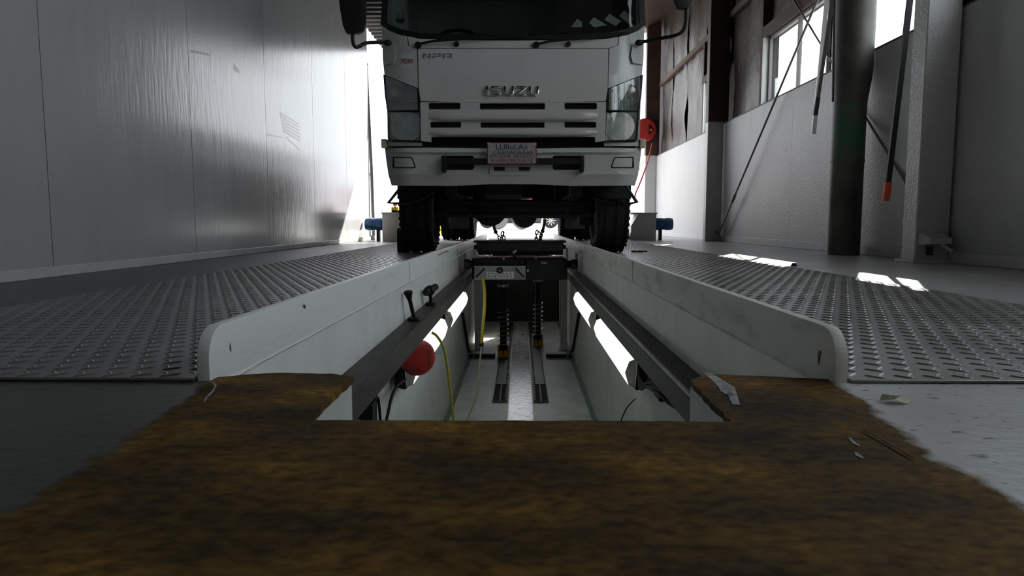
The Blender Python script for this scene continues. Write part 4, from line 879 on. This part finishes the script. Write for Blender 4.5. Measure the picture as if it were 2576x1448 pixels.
def wheel(x, y, r, w, s, m=M_rubber):
    hw = w / 2; zc = .0088 + r - .006
    prof = [(r * .60, -hw * .8), (r * .72, -hw), (r * .86, -hw * 1.02), (r * .955, -hw * .93), (r * .99, -hw * .80)]
    for g in (-.42, .0, .42): prof += [(r, (g - .10) * hw * 1.7), (r - .012, (g - .045) * hw * 1.7), (r - .012, (g + .045) * hw * 1.7), (r, (g + .10) * hw * 1.7)]
    prof += [(r * .99, hw * .80), (r * .955, hw * .93), (r * .86, hw * 1.02), (r * .72, hw), (r * .60, hw * .8)]
    tb = MB().lathe(prof, (x, y, zc), 'X', 72)
    for v in tb.bm.verts: v.co.z = max(v.co.z, .0088)          # flattened where it bears on the plate
    o = tb.build('tyre', m, TR, ang=25)
    b = MB()
    for k in range(44):
        a = 2 * math.pi * k / 44
        for sd in (-1, 1):
            c = Vector((x + sd * hw * .86, y + (r * .976) * math.cos(a), zc + r * .976 * math.sin(a)))
            if c.z < .045: continue
            b2 = MB(); b2.box((-hw * .15, -.011, -.012), (hw * .15, .011, .0022)); b2.rot(Matrix.Translation(c) @ Matrix.Rotation(a - math.pi / 2, 4, 'X'))
            me = bpy.data.meshes.new('q'); b2.bm.to_mesh(me); b2.bm.free(); b.bm.from_mesh(me); bpy.data.meshes.remove(me)
    b.build('tread_blocks', m, o, smooth=False)['kind'] = 'stuff'
    h = MB().lathe([(.03, -.05 * s), (r * .30, -.045 * s), (r * .34, -.01 * s), (r * .52, .01 * s), (r * .57, -hw * .75 * s), (r * .605, -hw * .8 * s), (r * .605, hw * .8 * s), (.03, hw * .5 * s)], (x, y, zc), 'X', 28); h.build('rim', M_chassis, TR)
wheel(XT - .75, 5.5, .375, .235, -1); wheel(XT + .75, 5.5, .375, .235, 1)
for s in (-1, 1):
    wheel(XT + s * .68, 9.39, .375, .215, s); wheel(XT + s * .905, 9.39, .375, .215, s)
    for k in range(1): MB().box((XT + s * .75 - .13, 8.86, .165), (XT + s * .75 + .13, 8.87, .75)).build('mud_flap', mat('grey_flap', (.10, .10, .10), .8, var=.3), TR, smooth=False)
# stays under the bumper corners
MB().tube([tp(1013, 465, .19), tp(977, 510, .19), tp(1020, 512, .24), tp(1060, 500, .35), tp(1092, 480, .40)], .012, 8).build('guard_stay', M_black, TR)
MB().tube([tp(1572, 465, .19), tp(1602, 508, .19), tp(1570, 515, .24), tp(1496, 496, .35), tp(1484, 476, .40)], .012, 8).build('guard_stay', M_black, TR)
# flat deck with low drop sides
MB().box((XT - .86, 6.30, .90), (XT + .86, 10.9, .985), .004).build('deck', M_timber, TR)
for k in range(4):
    for s_ in (-1, 1): MB().box((XT + s_ * .862, 6.32 + k * 1.15, .91), (XT + s_ * .885, 7.45 + k * 1.15, 1.22), .004).build('drop_side', M_truck, TR)
MB().box((XT - .86, 6.22, .90), (XT + .86, 6.295, 1.9), .004).build('headboard', M_chassis, TR); MB().box((XT - .86, 10.901, .91), (XT + .86, 10.925, 1.22), .004).build('tail_board', M_truck, TR)
for s_ in (-1, 1): MB().box((XT + s_ * .33 - .04, 6.3, .742), (XT + s_ * .33 + .04, 10.9, .898)).build('sub_frame', M_chassis, TR, smooth=False)
for s_ in (-1, 1):
    for y in (6.5, 7.6): MB().box((XT + s_ * .62, y, .38), (XT + s_ * .85, y + 1.05, .86), .01).build('underdeck_shade_box', M_chassis, TR)  # unseen boxes added to darken the reflection in the panelled wall
    MB().box((XT + s_ * .80, 8.72, .35), (XT + s_ * .84, 8.84, .86)).build('underdeck_shade_panel', M_chassis, TR, smooth=False); MB().box((XT + s_ * .80, 9.95, .40), (XT + s_ * .84, 10.85, .86)).build('underdeck_shade_panel', M_chassis, TR, smooth=False)  # unseen panels added for the same darker wall reflection
# papers behind the windscreen
for P in ([(1437, 68), (1452, 47), (1464, 55), (1464, 68)], [(1482, 57), (1494, 43), (1527, 63), (1495, 69)], [(1520, 50), (1533, 35), (1563, 53), (1549, 65)], [(1558, 40), (1570, 26), (1597, 46), (1582, 60)]):
    b = MB(); pts = [at(u, v, y=4.775 + (68 - v) * .0012) for u, v in P]; b.prism(pts, (0, .0015, 0))
    tag(b.build('paper_sheet', M_paper, smooth=False, org=(sum((p.x for p in pts)) / 4, 4.78, 1.40)), 'white paper sheet propped behind the truck windscreen', 'paper', 'papers on the truck dashboard')

# ================================================================== THINGS AROUND THE TRUCK
t = thing('wheel_block', 'black wheel block set against the tyre beside the rust-scraped kerb', 'wheel block', (-.955, 5.5, .008))
MB().prism([(-.986, y, z) for y, z in ((5.44, .009), (5.44, .19), (5.50, .19), (5.66, .05), (5.66, .009))], (.062, 0, 0), .003).build('wedge', M_black, t); MB().box((-.987, 5.47, .191), (-.94, 5.49, .20)).build('top_rib', M_black, t, smooth=False)
def tester(s, lab, x0, x1, y0, y1):
    t = thing('drive_cover', lab, 'cover box', ((x0 + x1) / 2, y0, 0)); h = .36
    xi, xo = (x1, x0) if s < 0 else (x0, x1)
    w = abs(x1 - x0); pr = [(xi, .0), (xo, 0), (xo, h), (xi - (-s) * .0 + s * .10 if s > 0 else xi, h)] + ([(xi, .20)] if s > 0 else [])
    MB().prism([(x, y0, z) for x, z in pr], (0, y1 - y0, 0), .002).build('body', M_alutread, t)
    MB().box((min(x0, x1) - .012, y0 - .012, h), (max(x0, x1) + .012, y1 + .012, h + .018), .003).build('lid', M_alu, t)
    for k in range(6):
        q = Vector((min(x0, x1) + .03 + k * (w - .06) / 5, y0 - .0125, h + .008)); MB().cyl(q, q + Vector((0, -.003, 0)), .006, n=10).build('rivet', M_alu, t)
    m = thing('electric_motor', ('blue electric motor beside the grey downpipe' if s < 0 else 'blue electric motor pointing at the window wall'), 'motor', (xo + s * .10, y0 + .2, .13)); xm = xo + s * .004
    MB().lathe([(.072, 0), (.084, .004), (.084, .10), (.080, .102), (.080, .15), (.086, .152), (.086, .22), (.075, .25), (.02, .256)], (0, 0, 0), 'X', 28).rot(Matrix.Translation((xm, y0 + .16, .222)) @ Matrix.Diagonal((s, 1, 1, 1))).build('casing', M_blue, m)
    MB().box((xm + s * .02, y0 + .05, .18), (xm + s * .09, y0 + .09, .27), .004).build('terminal_box', M_blue, m); MB().box((xm + s * .06, y0 + .12, 0), (xm + s * .10, y0 + .20, .145)).build('foot', M_black, m, smooth=False)
    return t
tester(-1, 'checkered aluminium drive cover topped by a yellow stop button', -1.83, -1.515, 9.03, 9.5); tester(1, 'checkered aluminium drive cover with a cut-off corner on the window side', 1.515, 1.86, 9.43, 9.9)
t = thing('stop_button', 'red emergency stop button on a yellow box on the aluminium cover', 'button', (-1.67, 9.1, .378)); x = at(994, 520, y=9.1).x
MB().box((x - .045, 9.06, .379), (x + .045, 9.14, .405), .003).build('base', M_black, t); MB().box((x - .045, 9.06, .4055), (x + .045, 9.14, .445), .003).build('case', M_bol, t); MB().cyl((x, 9.1, .4455), (x, 9.1, .462), .014, n=14).build('stem', M_bol, t); MB().lathe([(.018, .462), (.030, .472), (.030, .482), (.02, .492)], (x, 9.1, 0), 'Z', 20).build('mushroom', M_redgrip, t)
t = thing('roller_bearing', 'small grey roller bearing block at the foot of the cut-corner cover', 'bearing', (1.46, 9.5, .008))
MB().box((1.40, 9.46, .007), (1.505, 9.56, .06), .005).build('block', M_frame, t); MB().cyl((1.42, 9.51, .075), (1.50, 9.51, .075), .035, n=18).build('roller', M_alu, t)
# chains with hooks
def chain(lab, pts, hook):
    t = thing('lifting_chain', lab, 'chain', pts[-1]); P = [Vector(p) for p in pts]; L_ = .030; acc = []
    for a, c in zip(P, P[1:]):
        n = max(1, round((c - a).length / L_)); acc += [(a.lerp(c, (k + .5) / n), (c - a).normalized()) for k in range(n)]
    for i, (c, d_) in enumerate(acc):
        b = MB(); ring = [Vector((.011 * math.cos(a), 0, .019 * math.sin(a))) for a in (2 * math.pi * k / 12 for k in range(13))]; b.tube(ring, .0052, 6)
        b.rot(Matrix.Translation(c) @ d_.to_track_quat('Z', 'Y').to_matrix().to_4x4() @ Matrix.Rotation(math.pi / 2 * (i % 2), 4, 'Z')).build('link', M_chain, t)
    MB().tube(hook, .012, 8, 2).build('hook', M_orange, t); MB().sph(hook[-1], .018, (1, 1, 1), 10).build('swivel', M_black, t)
yc = 5.70
ch = lambda u, v: at(u, v, y=yc)
chain('dark chain with an orange hook hanging over the jack, nearer the yellow hose', [ch(1247, 584), ch(1254, 594), ch(1259, 604), ch(1262, 592), ch(1266, 582), ch(1268, 604)], [ch(1241, 562), ch(1243, 570), ch(1244, 577), ch(1247, 583)])
chain('dark chain with a brown hook hanging over the jack, below the red glimpse', [ch(1363, 584), ch(1360, 596), ch(1358, 605), ch(1362, 588), ch(1352, 579), ch(1349, 590), ch(1349, 605)], [ch(1371, 552), ch(1369, 562), ch(1367, 573), ch(1365, 581)])
# bollard, trailer, car in the yard
x = at(1107, 585, y=13.6).x; t = thing('bollard', 'yellow bollard standing behind the truck', 'bollard', (x, 14.1, 0)); MB().cyl((x, 14.1, .004), (x, 14.1, .85), .06, n=18).build('post', M_bol, t); MB().cyl((x, 14.1, -.004), (x, 14.1, .0035), .09, n=18).build('base', M_alu, t)
def vwheel(par, x, y, r, w, spokes, tm):
    o = MB().lathe([(r * .62, -w / 2), (r * .95, -w / 2), (r, -w * .35), (r, w * .35), (r * .95, w / 2), (r * .62, w / 2)], (x, y, r), 'Y', 32).build('wheel', tm, par)
    MB().lathe([(r * .55, -w * .3), (r * .66, -w * .5), (r * .66, -w * .3)], (x, y, r), 'Y', 32).build('rim', M_alu if spokes else M_white, o)
    for k in range(spokes):
        a = 2 * math.pi * k / spokes; p = Vector((x, y - w * .42, r)); MB().cyl(p, p + Vector((r * .62 * math.cos(a), 0, r * .62 * math.sin(a))), r * .055, r * .08, 6).build('spoke', M_chrome if 0 else M_label, o)
    if not spokes: MB().cyl((x, y - w * .4, r), (x, y - w * .2, r), r * .55, n=24).build('disc', M_white, o)
yt = 24.8; t = thing('trailer', 'red tandem-axle trailer parked in the bright yard', 'trailer', (-.6, yt, 0))
x1, x2 = at(1253, 560, y=yt).x, at(1313, 560, y=yt).x; vwheel(t, x1, yt, .36, .2, 0, M_ty2); vwheel(t, x2, yt, .36, .2, 0, M_ty2)
MB().box((-3.0, yt - .1, .62), (1.6, yt + 1.6, .74)).build('bed', M_redbody, t, smooth=False); MB().box((-3.0, yt - .1, .741), (1.6, yt - .05, 1.5)).build('side_board', M_redbody, t, smooth=False)
for k in range(9): MB().box((-3.0 + k * .57, yt - .13, .741), (-2.95 + k * .57, yt - .101, 1.55)).build('side_post', M_black, t, smooth=False)
for xx in (x1, x2): MB().tube([(xx - .42, yt - .05, .55), (xx - .34, yt - .05, .74), (xx, yt - .05, .79), (xx + .34, yt - .05, .74), (xx + .42, yt - .05, .55)], .03, 8, 1).build('mudguard', M_black, t)
yc_ = 28.7; t = thing('car', 'dark car with bright alloy wheels parked beyond the trailer', 'car', (0, yc_, 0)); xw = at(1385, 562, y=yc_).x
vwheel(t, xw, yc_, .32, .2, 9, M_rubber); vwheel(t, xw - 2.65, yc_, .32, .2, 9, M_rubber)
pr = [(-.85, .25), (-.9, .55), (-.75, .85), (.2, .98), (.9, 1.40), (2.2, 1.44), (3.0, 1.05), (3.45, .95), (3.5, .3), (3.05, .22), (3.0, .5), (2.65, .72), (2.3, .5), (2.25, .2), (.4, .2), (.35, .5), (0, .72), (-.35, .5), (-.4, .22)]
MB().prism([(xw - a, yc_ + .02, z) for a, z in pr], (0, 1.6, 0), .02).build('body', M_darkcar, t); MB().prism([(xw - a, yc_ + .015, z) for a, z in ((.35, 1.0), (.95, 1.34), (2.15, 1.38), (2.8, 1.05))], (0, .01, 0)).build('side_glass', M_black, t, smooth=False)
# small litter
p = at(2248, 1012, z=0); b = MB(); bm = b.bm
for tri in ([(-.022, -.004, .004), (-.004, -.010, .007), (.006, .002, .009), (-.012, .008, .010)], [(.006, .002, .009), (-.004, -.010, .007), (.012, -.010, .001), (.024, .0, .003), (.014, .008, .008)], [(.006, .002, .009), (.014, .008, .008), (.004, .014, .006), (-.012, .008, .010)]):
    bm.faces.new([bm.verts.new(p + Vector(q)) for q in tri])
bmesh.ops.solidify(bm, geom=bm.faces[:], thickness=.0008); tag(b.build('dry_leaf', M_leaf, org=p, smooth=False), 'curled pale dry leaf on the bare concrete', 'leaf')
t0 = [at(u, v, z=.003) for u, v in ((2170, 1080), (2190, 1088), (2225, 1108), (2260, 1128), (2298, 1150))]
tag(MB().tube(t0, .0010, 6).build('straw_stem', M_straw, org=t0[0]), 'thin dry straw lying on the brown worn concrete', 'straw')
p = at(1605, 636, z=.009); b = MB()
for k in range(7): b.sph(p + Vector((random.uniform(-.05, .06), random.uniform(-.03, .03), .008 + random.uniform(0, .006))), random.uniform(.008, .014), (1.6, 1, .6), 8)
tag(b.build('dirt_clod', M_bark, org=p), 'crumbled dark dirt clod on the tread plate', 'dirt')
p = at(1997, 673, z=.0); MB_ = MB().cyl(p + Vector((-.0, 0, .008)), p + Vector((0, 0, .026)), .017, .010, 6); tag(MB_.build('loose_nut', M_black, org=p, smooth=False), 'small dark hexagonal nut lying at the edge of the sun patch', 'nut')
